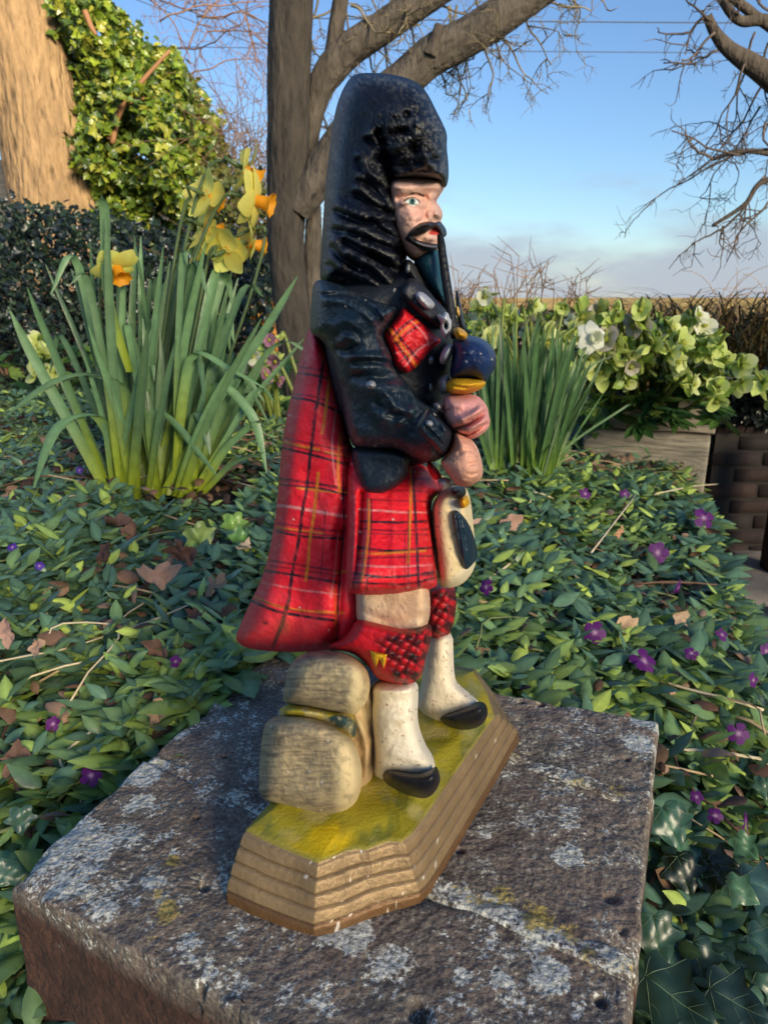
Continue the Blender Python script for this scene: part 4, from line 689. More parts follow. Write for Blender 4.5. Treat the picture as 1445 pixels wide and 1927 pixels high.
for u, v, du, dv, L_, lv in ((1440, 150, -.3, -1, 1.6, 3), (1430, 200, -.5, -1, 1.5, 3), (1400, 120, -.2, -1, 1.1, 3), (1450, 280, -1, -.3, 1.3, 3), (1400, 290, -1, .1, 1., 2), (1340, 300, -1, .3, .6, 2), (1440, 330, -.6, -1, 1.1, 3), (1400, 390, -.6, -.8, .8, 2), (1445, 380, -.2, -1, .8, 2), (1345, 60, -.8, -.8, .7, 2), (1340, 40, -1, .3, .7, 2), (1330, 30, -1, -.2, .6, 2), (1360, 90, -1, -.5, .7, 2), (1390, 40, -.4, 1, .7, 2), (1420, 60, -.2, -1, .9, 3), (1445, 80, 0, -1, 1., 3), (1300, 60, -1, -.2, .4, 1), (1440, 230, -.6, -.8, 1.2, 3), (1425, 110, -.9, -.2, .9, 3), (1360, 425, -.3, -.9, .3, 1), (1445, 20, -1, .4, .7, 2), (1380, 0, -.8, .3, .7, 2), (1310, 120, -.9, .1, .4, 1)):
    sprig(tw, at(u, v, rY + rnd.uniform(-.4, .6)), (du, rnd.uniform(-.3, .3), dv), L_, .016, lv, rnd, .3, (92, 80, 70), .45, 4)
tw.build('twigs', M['twig'], rt, kind='stuff')
# big pale trunk at the left edge, sunlit
bt = empty('leaning_tree', at(70, 430, 15) * [1, 1, 0] + [0, 0, -.2], 'thick pale tree trunk glowing in low sun at the left edge', 'tree')
def bigtrunk():
    k = 260; t = np.linspace(0, 1, k); v = np.interp(t, [0, 1], [-260, 560]); u = np.interp(v, [-260, 0, 200, 370, 560], [-42, 24, 68, 106, 150]); r = np.interp(t, [0, .3, .6, .8, 1], [62, 62, 65, 74, 92]) * 15 / FPX
    P = at(u, v, 15 + .0 * t); n = 190; V, F = tube(P, r, n, False)
    D = V - np.repeat(P, n, 0); q = V * np.array([11, 11, 1.9]); f = 1 - np.abs(fbm(q, 4, 8)) * 2; f2 = fbm(V * np.array([1.2, 1.2, .6]), 3, 9)
    return np.repeat(P, n, 0) + D * (1 + .05 * f + .05 * f2)[:, None], F, np.array(lin((154, 126, 90)))[None] * (.30 + .75 * ss(-.45, .35, f))[:, None] * (1 + .2 * f2)[:, None]
V, F, C = bigtrunk(); mk('trunk', V, F, M['big_bark'], bt, C)
# background bare shrubs between ivy and near tree, and wires
bgs = MB(); rnd = np.random.default_rng(21)
sh = empty('bare_shrub', at(470, 560, 17) * [1, 1, 0] + [0, 0, -.3], 'haze of fine bare twigs between the ivy-clad tree and forked trunk', 'shrub')
for k in range(60):
    u = rnd.uniform(400, 520); v0 = 560; sprig(bgs, at(u, v0 - rnd.uniform(0, 150), rnd.uniform(15, 19)), (rnd.uniform(-.35, .35), 0, 1), rnd.uniform(1.5, 3.4), .016, 2, rnd, -.05, (128, 100, 76), .22, 3, (3, 6))
bgs.build('twigs', M['twig'], sh, kind='stuff')
bgs = MB()
for u, v, du, dv, L_ in ((300, 40, .9, .2, 2.6), (330, 90, 1, -.1, 2.4), (355, 90, .6, 1, 1.8), (420, -20, .4, -1, 1.6), (370, 30, 1, -.2, 2), (300, 0, 1, -.1, 2.4), (455, 20, .6, -.8, 1.2), (270, -10, .8, -.4, 1.8), (345, 150, .9, .4, 1.8), (470, -10, .3, -1, 1.2), (390, 60, .8, .1, 1.6)):
    sprig(bgs, at(u, v, rnd.uniform(17, 19)), (du, 0, dv), L_, .022, 3, rnd, .2, (132, 100, 74), .38, 3)
bgs.build('high_twigs', M['twig'], sh, kind='stuff')
wm = mat('cable_black', color=(.03, .03, .035), rough=.6)
for nm, p, q in (('thick cable, upper of the two crossing the sky at right', (560, 34), (1700, 43)), ('lower thin cable crossing the sky below the other', (340, 88), (1700, 100)), ('slanting cable in the sky left of the forked trunk', (200, -24), (530, 100))):
    P = at(np.linspace(p[0], q[0], 30), np.linspace(p[1], q[1], 30) + 3 * np.sin(np.linspace(0, math.pi, 30)), 60.); V, F = tube(P, .036 if 'thick' in nm else .026, 6); mk('overhead_cable', V, F, wm, label=nm, cat='cable')
# ------------------------------------------------------------------ ivy-clad tree, holly bush, other hedge leaves
def leafshape(kind):
    if kind == 'ivy': P = [(0, 0), (.10, .42), (.36, .30), (.46, .52), (.62, .26), (1., 0)]
    elif kind == 'holly': P = [(0, 0), (.18, .26), (.34, .16), (.52, .30), (.68, .15), (1., 0)]
    else: P = [(0, 0), (.25, .24), (.5, .30), (.75, .20), (1., 0)]
    mid = [(x, 0, -.10 * math.sin(math.pi * x)) for x, _ in P]; up = [(x, y, .12 * y) for x, y in P[1:-1]]; dn = [(x, -y, z) for x, y, z in up]
    V = np.array(mid + up + dn); n = len(P); m = n - 2; F = []
    U = lambda i: 0 if i == 0 else n - 1 if i == n - 1 else n + i - 1
    D = lambda i: 0 if i == 0 else n - 1 if i == n - 1 else n + m + i - 1
    for i in range(n - 1):
        for g, fl in ((U, 0), (D, 1)):
            f = [i, i + 1, g(i + 1), g(i)]
            f = [f[k] for k in range(4) if k == 0 or f[k] != f[k - 1]]; f = f[:-1] if f[0] == f[-1] else f
            if len(f) == 3: f = f + [f[2]]
            F.append(f[::-1] if fl else f)
    tri = [f[:3] for f in F if f[2] == f[3]]; qd = [f for f in F if f[2] != f[3]]
    tri += [t for f in qd for t in ((f[0], f[1], f[2]), (f[0], f[2], f[3]))]
    return V, np.array(tri)
def foliage(name, parent, poly, Y0, bulge, R, n, size, cols, m, layers=1.6, kind='ivy', seed=1, jag=14, nbias=(.35, -.7, .45)):
    r = np.random.default_rng(seed); poly = np.asarray(poly, float); lo, hi = poly.min(0), poly.max(0); U = r.uniform(lo, hi, (int(n * 2.6), 2)); d, _ = sdf(U + r.normal(size=U.shape) * jag * .4, poly)
    j = jag * n2(U[:, 0], U[:, 1], 38, 3, seed); k = d + j > 0; U, d = U[k][:n], np.maximum(d[k][:n], 0)
    Y = Y0 - bulge * np.sqrt(1 - (1 - np.clip(d / R, 0, 1)) ** 2) + layers * r.uniform(0, 1, len(U)) ** 1.5 + .5 * n2(U[:, 0], U[:, 1], 60, 3, seed + 3) * bulge
    P = at(U[:, 0], U[:, 1], Y); nm = r.normal(size=P.shape) * .55 + np.array(nbias); dr = r.normal(size=P.shape) + np.array([0, 0, -.8])
    bv, bf = leafshape(kind); s = size * r.uniform(.55, 1.25, len(U)); Rm = frames(dr, nm) * s[:, None, None]
    ci = r.integers(0, len(cols), len(U)); C = lin(np.array(cols)[ci]) * r.uniform(.7, 1.3, len(U))[:, None]
    V, F, C = instances(bv, bf, Rm, P, C); return mk(name, V, F, m, parent, C, smooth=False, kind='stuff')
ivt = empty('ivy_clad_tree', at(240, 560, 17) * [1, 1, 0] + [0, 0, -.3], 'tall tree smothered in sunlit yellow-green ivy behind the pale trunk', 'tree')
ivp = [(70, -60), (170, -40), (200, 0), (255, 45), (300, 85), (325, 97), (350, 130), (374, 168), (395, 200), (412, 235), (414, 290), (418, 340), (425, 420), (450, 470), (60, 470), (60, 200)]
foliage('ivy_foliage', ivt, ivp, 17, 2.6, 120, 11000, .185, [(104, 126, 36), (126, 142, 42), (84, 108, 38), (146, 150, 56), (64, 86, 38)], M['gloss_leaf'], 2.2, 'ivy', 2)
V, F = pxtube([(215, 470), (212, 330), (206, 200), (212, 90), (190, -40)], 17.2, [16, 13, 11, 8, 5], 10, .15, 40); mk('trunk', V, F, M['bark'], ivt)
for pts in ([(208, 260), (215, 215), (250, 190), (292, 182)], [(210, 250), (205, 200), (185, 190)], [(212, 270), (225, 215), (262, 160), (320, 95)], [(207, 262), (198, 215), (206, 180)], [(160, 20), (172, 50), (182, 66)]):
    V, F = pxtube(pts, 14.6, [5, 4.5, 4, 2.5], 6, .1, 16); mk('branch', V, F, mat('bare_stem', color=lin((150, 108, 74)), rough=.8), ivt)
hb = empty('holly_bush', at(260, 740, 9.8) * [1, 1, 0] + [0, 0, -.12], 'broad dark holly bush with glossy blue-green leaves behind the daffodils', 'bush')
hp = [(-60, 400), (20, 384), (70, 372), (130, 382), (180, 392), (240, 410), (300, 425), (380, 440), (450, 430), (500, 450), (520, 520), (510, 640), (420, 700), (300, 690), (200, 700), (80, 690), (-60, 660)]
foliage('holly_leaves', hb, hp, 10.2, .9, 90, 7000, .135, [(34, 50, 42), (42, 60, 50), (30, 42, 44), (52, 70, 52), (40, 52, 58)], M['gloss_leaf'], 1.2, 'holly', 3, 16)
tw = MB(); rnd = np.random.default_rng(8)
for k in range(26): sprig(tw, at(rnd.uniform(20, 480), 740, 10 + rnd.uniform(-.2, .6)), (rnd.uniform(-.5, .5), 0, 1), rnd.uniform(1., 1.9), .022, 2, rnd, 0, (96, 72, 52), .3, 4)
tw.build('stems', M['twig'], hb, kind='stuff')
sb = empty('laurel_shrub', at(470, 640, 12.5) * [1, 1, 0] + [0, 0, -.12], 'olive green shrub half hidden behind the upper daffodil heads', 'shrub')
foliage('foliage', sb, [(380, 330), (430, 300), (480, 330), (530, 360), (540, 560), (430, 600), (370, 470)], 13, .8, 60, 1500, .15, [(92, 98, 48), (74, 84, 46), (110, 104, 56)], M['leaf'], 1.4, 'oval', 5, 14)
ob = empty('amber_shrub', at(498, 640, 11) * [1, 1, 0] + [0, 0, -.12], 'low shrub with amber sunlit leaves left of the forked trunk', 'shrub')
foliage('foliage', ob, [(468, 560), (520, 540), (530, 600), (522, 650), (470, 650)], 12, .4, 40, 260, .16, [(196, 140, 60), (206, 156, 70), (150, 120, 60)], M['petal'], .5, 'oval', 6, 8)
# fence boards and log edging at the far left
fe = empty('board_fence', at(10, 400, 20) * [1, 1, 0] + [0, 0, -.3], 'weathered upright board fence at the far left behind the trunk', 'fence')
for k in range(9):
    a = at(-260 + k * 36, 300 + 3 * math.sin(k * 2), 20); V, F = rbox(lambda v, a=a: v * [1, 1, 1] + [a[0], 20 + .05 * (k % 2), a[2] - 2.55 + .06 * math.sin(k)], 1, 1, 1, (.02, .25, .05, 2.55)); mk('board', V, F, M['wood'], fe, smooth=False)
lg = empty('log_edging', at(0, 770, 8.6), 'reddish brown split log edging the bed at far left', 'log')
V, F = pxtube([(-120, 752), (-40, 752), (28, 756), (46, 757)], 8.7, [26, 26, 25, 20], 12, .12, 24); mk('log', V, F, M['wood'], lg)
# ------------------------------------------------------------------ right side: brick retaining wall, sleeper, grass tuft
bw = empty('retaining_wall', at(1500, 1000, 5.9), 'brick retaining wall with shade put into its dark colour, under the grass at right', 'wall')
y0, z1 = 5.75, .06
x0 = at(1348, 800, y0)[0]
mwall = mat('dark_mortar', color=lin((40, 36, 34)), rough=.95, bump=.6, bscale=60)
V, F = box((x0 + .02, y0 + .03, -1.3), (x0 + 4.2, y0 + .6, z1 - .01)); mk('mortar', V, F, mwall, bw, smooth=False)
brm = []
for k in range(5):
    V, F = rbox(lambda v, k=k: v + .006 * fbm(v * 9 + k * 7, 2, k)[:, None], 3, 2, 2, (.012, .20, .08, .058)); C = np.broadcast_to(lin(((44, 31, 28), (38, 28, 27), (50, 35, 30), (36, 30, 29), (42, 29, 26))[k]), (len(V), 3)); brm.append(meshdata('brick', V * S, F, M['shade_toned_brick'], C))  # brick colours darkened to carry the shade that falls on this wall
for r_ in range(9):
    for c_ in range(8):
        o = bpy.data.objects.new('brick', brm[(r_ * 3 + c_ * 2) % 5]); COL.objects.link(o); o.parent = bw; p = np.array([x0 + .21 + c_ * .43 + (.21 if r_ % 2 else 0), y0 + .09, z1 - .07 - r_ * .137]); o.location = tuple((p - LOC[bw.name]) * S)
def rust_post():
    b = at(1452, 1072, 5.3); p = empty('dark_post', b, 'dark red-brown post at the right edge by the paving', 'post'); V, F = rbox(lambda v: v + b + [0.02, 0, .5], 2, 2, 4, (.02, .09, .09, .55)); mk('post', V, F, mat('dark_stain', color=lin((46, 26, 24)), rough=.7), p)
rust_post()
sl = empty('timber_sleeper', at(1240, 930, 5.4), 'weathered grey timber sleeper edging the bed below hellebores', 'sleeper')
A = at(1095, 846, 5.7); B = at(1337, 826, 5.35); Dn = at(1337, 935, 5.3)
hgt = B[2] - Dn[2] + .12; dv = (B - A); dv[2] = 0; lenx = np.linalg.norm(dv); ex = dv / lenx; ey = np.array([-ex[1], ex[0], 0])
def slf(zoff, th, hh, inset):
    return lambda v: A + ex * ((v[:, 0] + 1) / 2 * (lenx - inset))[:, None] + ey * (v[:, 1] + th)[:, None] + np.stack([0 * v[:, 0], 0 * v[:, 0], v[:, 2] - hh + zoff + .006 * fbm(v * np.array([3, 40, 40]), 3, 4)], -1)
V, F = rbox(slf(B[2] - A[2] + .01, .11, hgt / 2, 0), 40, 4, 20, (.012, 1., .11, hgt / 2)); mk('lower_timber', V, F, M['wood'], sl)
V, F = rbox(slf(B[2] - A[2] + .01 + .30, .19, .145, -.03), 40, 4, 10, (.012, 1., .11, .145)); mk('upper_timber', V, F, M['wood'], sl)
def tuft():
    c = np.array([at(1350, 760, 8.3)[0], 8.5, -.1]); g = empty('sedge_tuft', c, 'large tuft of arching brown-green sedge at the right', 'grass'); mb = MB(); r = np.random.default_rng(4)
    for k in range(2000):
        b = c + [r.uniform(-1.1, 2.2), r.uniform(-.5, .8), r.uniform(-.1, .55)]; a = r.uniform(0, 6.28); L_ = r.uniform(.7, 1.5); out = np.array([math.cos(a), math.sin(a), 0]); t = np.linspace(0, 1, 6)
        P = b + out * (L_ * .75 * t ** 1.5)[:, None] + np.array([0, 0, 1]) * (L_ * (t * 1.15 - .75 * t ** 2.2))[:, None]
        V, F = ribbon(P, .012 * (1 - t ** 2 * .9), np.cross(out, [0, 0, 1]), .3); mb.add(V, F, lin(((70, 70, 40), (92, 78, 48), (58, 62, 36), (120, 96, 62), (48, 54, 34))[r.integers(5)]) * r.uniform(.7, 1.2))
    mb.build('blades', M['leaf'], g, kind='stuff'); mb = MB()
    for k in range(26):
        b = c + [r.uniform(-.9, 1.8), r.uniform(-.3, .5), .5]; out = np.array([r.uniform(-.6, .9), r.uniform(-.2, .2), 0]); t = np.linspace(0, 1, 9); L_ = r.uniform(.8, 1.5)
        P = b + out * (L_ * t ** 1.8)[:, None] + np.array([0, 0, 1]) * (L_ * (t - .35 * t ** 3))[:, None]; V, F = tube(P, .007 * (1 - .6 * t), 3); mb.add(V, F, lin((170, 142, 112)))
    mb.build('seed_stalks', M['twig'], g, kind='stuff')
tuft()
vi = empty('wall_ivy', at(1390, 780, 5.7), 'dark ivy hanging over the top of the brick wall', 'ivy')
foliage('ivy_leaves', vi, [(1338, 705), (1470, 690), (1480, 790), (1400, 800), (1345, 785)], 5.7, .25, 30, 700, .085, [(30, 40, 36), (40, 50, 44), (26, 34, 30)], M['gloss_leaf'], .3, 'ivy', 9, 8)
def weeds():
    g = empty('dry_weeds', at(960, 600, 12), 'thin dry weed stalks standing against the pale sky', 'weeds'); mb = MB(); r = np.random.default_rng(12)
    for k in range(46):
        u = r.choice([r.normal(960, 45), r.uniform(860, 1060), r.normal(1075, 15), r.normal(870, 10)]); sprig(mb, at(u, 620, r.uniform(10, 13)), (r.uniform(-.25, .35), 0, 1), r.uniform(.6, 1.15) * (1 if abs(u - 960) < 60 else .75), .012, 1, r, -.05, (134, 104, 74), .16, 3, (3, 7))
    mb.build('stalks', M['twig'], g, kind='stuff')
weeds()
def backdrop_hedge():
    g = empty('low_hedge', at(1000, 600, 14) * [1, 1, 0] + [0, 0, -.1], 'low mauve-brown hedge line beyond the hellebores under the field', 'hedge')
    foliage('foliage', g, [(850, 582), (900, 578), (960, 583), (1040, 580), (1160, 588), (1200, 640), (1100, 680), (850, 680)], 11, .8, 40, 3000, .13, [(74, 80, 48), (92, 76, 66), (60, 72, 44), (110, 86, 76)], M['leaf'], 1.4, 'oval', 14, 6)
    h = empty('boundary_hedge', at(200, 600, 24) * [1, 1, 0] + [0, 0, -.2], 'dark hedge far back on the left behind everything', 'hedge')
    foliage('foliage', h, [(-200, 300), (60, 320), (300, 380), (560, 500), (600, 640), (-200, 700)], 24, 1., 60, 2600, .4, [(40, 52, 32), (56, 64, 36), (72, 66, 40)], M['leaf'], 2., 'oval', 15, 18)
backdrop_hedge()
# ------------------------------------------------------------------ daffodils
def blade(P, w, twist, col0, col1, parent, name='leaf'):
    P = np.asarray(P, float); m = len(P); t = np.linspace(0, 1, m); wd = w * np.clip(1.02 - t ** 7, .12, 1) * (.75 + .25 * np.clip(t * 6, 0, 1))
    T = P[-1] - P[0]; a = np.array([math.cos(twist), math.sin(twist), 0.]); V, F = ribbon(P, wd, a, .35); C = lin(col0) * (1 - ss(.0, .45, t))[:, None] + lin(col1) * ss(.0, .45, t)[:, None]
    C = np.repeat(C, 3, 0); C[1::3] *= 1.18; return mk(name, V, F, M['leaf'], parent, C)
dr = np.random.default_rng(31)
DY = 3.95
dc = empty('daffodil_clump', gp(275, 945), 'big clump of yellow daffodils with orange trumpets, left of the statue', 'daffodils')
LGB, LGT = (140, 156, 40), (96, 128, 88)
def dleaf(pts, Y0, Y1, w, parent=None, c0=LGB, c1=LGT, n=14):
    s = spline(pts, n); P = at(s[:, 0], s[:, 1], np.linspace(Y0, Y1, n)); return blade(P, w * DY / FPX, dr.uniform(-.5, .5), c0, np.array(c1) * dr.uniform(.85, 1.15), parent or dc)
for k in range(96):
    ub = dr.uniform(212, 372); vb = 945 + dr.uniform(-18, 6) - abs(ub - 290) * .10; sp_r = (ub - 285) / 80; ut = ub + sp_r * dr.uniform(20, 120) + dr.normal() * 50 + 18; vt = dr.uniform(440, 700) if abs(sp_r) < .8 else dr.uniform(520, 760)
    um = (ub * .55 + ut * .45) + dr.normal() * 8; Y = DY + dr.uniform(-.25, .3); dleaf([(ub, vb), (um, vb * .5 + vt * .5), (ut, vt)] + ([(ut + (ut - um) * dr.uniform(.3, 1.), vt + dr.uniform(10, 90))] if dr.uniform() < .3 else []), Y, Y + dr.uniform(-.3, .3), dr.uniform(5, 9))
for pts, w in (([(258, 940), (252, 840), (243, 760), (225, 722), (190, 705), (140, 702), (92, 720), (50, 750), (18, 778)], 13), ([(240, 930), (215, 830), (188, 784), (160, 777), (125, 786), (100, 812), (80, 860), (62, 925)], 13), ([(300, 930), (290, 850), (288, 775), (330, 800), (370, 850), (408, 895)], 10), ([(352, 930), (362, 830), (371, 775), (385, 800), (396, 855)], 10), ([(330, 900), (345, 740), (368, 662), (430, 690), (502, 732)], 9), ([(360, 920), (385, 780), (408, 720), (452, 752), (482, 800), (502, 890)], 10), ([(206, 935), (160, 845), (112, 760), (60, 665), (20, 585)], 10), ([(375, 930), (420, 850), (470, 800), (490, 790)], 9), ([(380, 930), (440, 870), (500, 850)], 8), ([(300, 940), (420, 740), (500, 620), (560, 520)], 9), ([(250, 930), (215, 700), (200, 400)], 8), ([(245, 700), (205, 560), (198, 400), (192, 368)], 8), ([(200, 900), (120, 700), (52, 540)], 9)):
    dleaf(pts, DY - .2, DY - .35, w, n=24)
def petal_mesh():
    t = np.linspace(0, 1, 8); w = .37 * np.sin(np.pi * np.clip(t * .93 + .05, 0, 1)) ** .75; P = np.stack([t, 0 * t, .10 * np.sin(t * 3) - .10 * t ** 2], -1); return ribbon(P, w, np.array([0, 1., 0]), .22)
PV, PF = petal_mesh()
def trumpet_mesh():
    n, m = 20, 9; t = np.linspace(0, 1, m); V = []
    for k, a in enumerate(t):
        r = .20 + .10 * a ** 1.3 + (.13 * ss(.75, 1, a)); th = np.linspace(0, 2 * np.pi, n, endpoint=False); rr = r * (1 + .13 * ss(.7, 1, a) * np.sin(th * 7)); V.append(np.stack([rr * np.cos(th), rr * np.sin(th), np.full(n, a * .62)], -1))
    V = np.concatenate(V); i = np.arange(m - 1)[:, None] * n; j = np.arange(n)[None]; j2 = (j + 1) % n; return V, np.stack([i + j, i + j2, i + n + j2, i + n + j], -1).reshape(-1, 4)
TV, TF = trumpet_mesh()
def daffodil(u, v, size, face, path, Y, roll=0., pc=(240, 232, 120), oc=(242, 166, 30), root=None):
    c = at(u, v, Y); s = size * 1.02 * Y / FPX; f = np.array(face, float); f /= np.linalg.norm(f); x = np.cross([0, 0, 1.], f); x /= np.linalg.norm(x); y = np.cross(f, x); Rm = np.stack([x, y, f], -1)
    fl = empty('daffodil_flower', c); fl.parent = root; fl.location = tuple((c - LOC[root.name]) * S); tr_ = mk('trumpet', (TV * s * .50 * [1, 1, 1.25]) @ Rm.T + c, TF, M['petal'], None, np.broadcast_to(lin(oc), (len(TV), 3)))
    tr_.parent = fl; tr_.location = tuple((LOC[tr_.name] - c) * S)
    for k in range(6):
        a = roll + k * math.pi / 3 + dr.normal() * .12; ca, sa = math.cos(a), math.sin(a); Q = np.array([[ca, -sa, 0], [sa, ca, 0], [0, 0, 1.]]); V = PV * [1, 1.25, 1] * s * .56 * dr.uniform(.92, 1.06); V[:, 2] += .07 * s * (k % 2) + (V[:, 0] ** 2) / s * dr.uniform(-.5, .25); V = V @ Q.T @ Rm.T + c
        C = np.broadcast_to(lin(pc), (len(V), 3)) * (1 + .1 * dr.normal()); p = mk('petal', V, PF, M['petal'], None, np.clip(C, 0, .9)); p.parent = fl; p.location = tuple((LOC[p.name] - c) * S)
    # neck: ovary behind the petals, then the stalk down to the clump
    nk = c - f * s * .42; s_ = spline(path, 22); P = at(s_[:, 0], s_[:, 1], np.linspace(Y, DY, 22)); P = np.concatenate([[c - f * s * .02, c - f * s * .2, nk], P[1:]]); r = np.concatenate([[.04 * s, .05 * s, .04 * s], np.full(21, .036 * s)])
    V, F = tube(P, r, 7); C = np.broadcast_to(lin((92, 112, 72)), (len(V), 3)).copy(); mk('stem', V, F, M['leaf'], root, C)
for a in ((218, 500, 80, (.45, -.45, -.72), [(205, 500), (192, 520), (190, 600), (220, 800), (250, 930)], 3.75, .3), (385, 366, 82, (.62, .70, -.25), [(362, 368), (348, 390), (330, 480), (300, 700), (280, 930)], 3.9, .1), (384, 425, 78, (.75, .55, -.30), [(368, 420), (350, 450), (330, 560), (300, 740), (290, 930)], 3.95, .5), (378, 458, 70, (.72, .55, -.35), [(362, 450), (345, 480), (325, 600), (305, 930)], 4.0, .9),
          (424, 472, 82, (.45, .75, .30), [(412, 462), (395, 476), (378, 560), (340, 760), (310, 930)], 3.9, .2), (467, 458, 76, (.85, .45, -.15), [(455, 440), (480, 430), (500, 440), (470, 560), (400, 760), (340, 930)], 3.95, .4), (459, 318, 84, (.82, .25, -.45), [(432, 306), (405, 305), (380, 345), (345, 480), (310, 720), (295, 930)], 3.9, .6), (476, 375, 90, (.95, -.12, -.28), [(440, 362), (418, 375), (385, 440), (345, 560), (315, 760), (300, 930)], 3.85, .2)):
    daffodil(*a, root=dc)
# right clump of narrow leaves and a white narcissus
nc = empty('narcissus_clump', gp(985, 905), 'dense clump of narrow dark green narcissus leaves right of the bagpipe', 'narcissus')
for k in range(120):
    ub = dr.uniform(925, 1040); vb = 905 + dr.uniform(-14, 8); ut = ub + (ub - 985) * dr.uniform(.3, 1.5) + dr.normal() * 28 + 20; vt = dr.uniform(590, 700) + max(0, ut - 1040) * .6
    Y = 4.4 + dr.uniform(-.3, .3); dleaf([(ub, vb), (ub * .6 + ut * .4, vb * .55 + vt * .45), (ut, vt)], Y, Y + dr.uniform(-.3, .3), dr.uniform(3.5, 6), nc, (104, 132, 44), (76, 108, 66), 10)
for pts in ([(1020, 890), (1080, 830), (1170, 770), (1190, 760)], [(1010, 900), (1090, 850), (1200, 840), (1222, 858)], [(1030, 900), (1100, 880), (1150, 880), (1215, 862)], [(1000, 890), (1060, 760), (1110, 690), (1150, 670)]):
    dleaf(pts, 4.3, 4.4, 5, nc, (104, 132, 44), (76, 108, 66), 14)
daffodil(1112, 636, 54, (.2, -.8, .1), [(1104, 650), (1090, 680), (1060, 760), (1020, 900)], 4.6, .52, (226, 230, 214), (214, 218, 180), root=nc)
# ------------------------------------------------------------------ hellebores
def hpetal_mesh():
    t = np.linspace(0, 1, 6); w = .52 * np.sin(np.pi * np.clip(t * .84 + .13, 0, 1)) ** .62; P = np.stack([t * (1 - .12 * t), 0 * t, .42 * t ** 1.4 - .1 * t ** 3], -1); return ribbon(P, w, np.array([0, 1., 0]), .18)
HV, HF = hpetal_mesh(); HVAR = {}
def hmesh(key, c0, c1):
    if key not in HVAR:
        t = np.repeat(np.linspace(0, 1, 6), 3)[:, None]; HVAR[key] = meshdata('petal', HV, HF, M['petal'], lin(c0) * (1 - t) + lin(c1) * t)
    return HVAR[key]
LV, LF = leafshape('oval')
boss = tube([(0, 0, 0), (0, 0, .25), (0, 0, .3)], [.16, .2, .04], 8); BOSS = meshdata('centre', boss[0], boss[1], M['petal'], np.broadcast_to(lin((170, 176, 70)), (len(boss[0]), 3)))
def child(name, me, parent, Mx):
    o = bpy.data.objects.new(name, me); COL.objects.link(o); o.parent = parent; o.matrix_local = Mx; return o
def hell_flower(root, c, s, f, pal):
    f = np.array(f, float); f /= np.linalg.norm(f); x = np.cross([.1, 0, 1.], f); x /= np.linalg.norm(x); y = np.cross(f, x); Mx = Matrix(np.stack([x, y, f], -1).tolist()).to_4x4() @ Matrix.Scale(s * S, 4); Mx.translation = Vector((c - LOC[root.name]) * S)
    fl = bpy.data.objects.new('flower', None); COL.objects.link(fl); fl.parent = root; fl.matrix_local = Mx; r0 = dr.uniform(0, 6)
    for k in range(5): child('petal', hmesh(*pal), fl, Matrix.Rotation(r0 + k * 1.2566 + dr.normal() * .1, 4, 'Z') @ Matrix.Rotation(dr.uniform(-.5, .15), 4, 'Y') @ Matrix.Scale(dr.uniform(.85, 1.1), 4))
    child('centre', BOSS, fl, Matrix.Identity(4))
PALS = [('a', (190, 204, 100), (228, 234, 172)), ('b', (176, 196, 86), (214, 226, 140)), ('c', (214, 218, 160), (238, 238, 218)), ('d', (150, 160, 90), (206, 192, 190)), ('e', (140, 90, 110), (190, 140, 160))]
def hellebore(root, spots, base, Y, size, nleaf, lbox, pals, seed):
    r = np.random.default_rng(seed); mb = MB(); bu, bv_ = base
    more = [(u + r.normal() * 26, v + r.normal() * 22) for u, v in spots]
    for u, v in list(spots) + more:
        Yv = Y + r.uniform(-.35, .35); c = at(u, v, Yv); s = size * r.uniform(.8, 1.2) * Yv / FPX; f = np.array([r.uniform(-1.1, 1.1), r.uniform(-1, .35), r.uniform(-.9, .5)]); hell_flower(root, c, s, f, PALS[pals[r.integers(len(pals))]])
        g = gp(bu + r.normal() * 50, bv_); P = spline([c, c - f / np.linalg.norm(f) * s * .5 + [0, 0, .05], (c * .6 + g * .4) + [0, 0, .05], g], 14); V, F = tube(P, np.linspace(.010, .020, 14), 5); mb.add(V, F, lin((128, 142, 66)))
        for q_ in range(3):                                # leafy bracts behind the bloom
            dq = r.normal(size=3) - f * .6; Rb = frames(dq[None], (np.array([0, -.5, 1.]) + r.normal(size=3) * .5)[None])[0]; mb.add((LV * [1, 1.1, 1] * s * r.uniform(.8, 1.4)) @ Rb.T + c - f / np.linalg.norm(f) * s * .25, LF, lin(((166, 190, 84), (136, 166, 74), (188, 204, 116))[r.integers(3)]))
    mb.build('stems', M['leaf'], root)
    n = nleaf; U = r.uniform((lbox[0], lbox[1]), (lbox[2], lbox[3]), (n, 2)); P = at(U[:, 0], U[:, 1], Y + r.uniform(.1, .9, n)); az = r.uniform(0, 6.28, n); Vs, Fs, Cs = MB(), None, None
    mb = MB()
    for i in range(n):                                     # palmate leaf of five fingers
        nm = np.array([r.normal() * .3, -.35 + r.normal() * .3, 1.]); d0 = np.array([math.cos(az[i]), math.sin(az[i]), r.uniform(-.5, .1)]); R0 = frames(d0[None], nm[None])[0]; cc = lin(((58, 92, 44), (78, 112, 52), (46, 78, 44), (96, 128, 56), (120, 146, 70))[r.integers(5)]) * r.uniform(.8, 1.2)
        for a in (-1.2, -.6, 0, .6, 1.2):
            Q = np.array([[math.cos(a), -math.sin(a), 0], [math.sin(a), math.cos(a), 0], [0, 0, 1.]]); mb.add((LV * [1, .7, 1] * r.uniform(.13, .20)) @ Q.T @ R0.T + P[i], LF, cc)
    mb.build('leaves', M['leaf'], root, kind='stuff')
h1 = empty('hellebore', gp(1180, 838), 'main hellebore with pale green nodding flowers above the timber sleeper', 'hellebore')
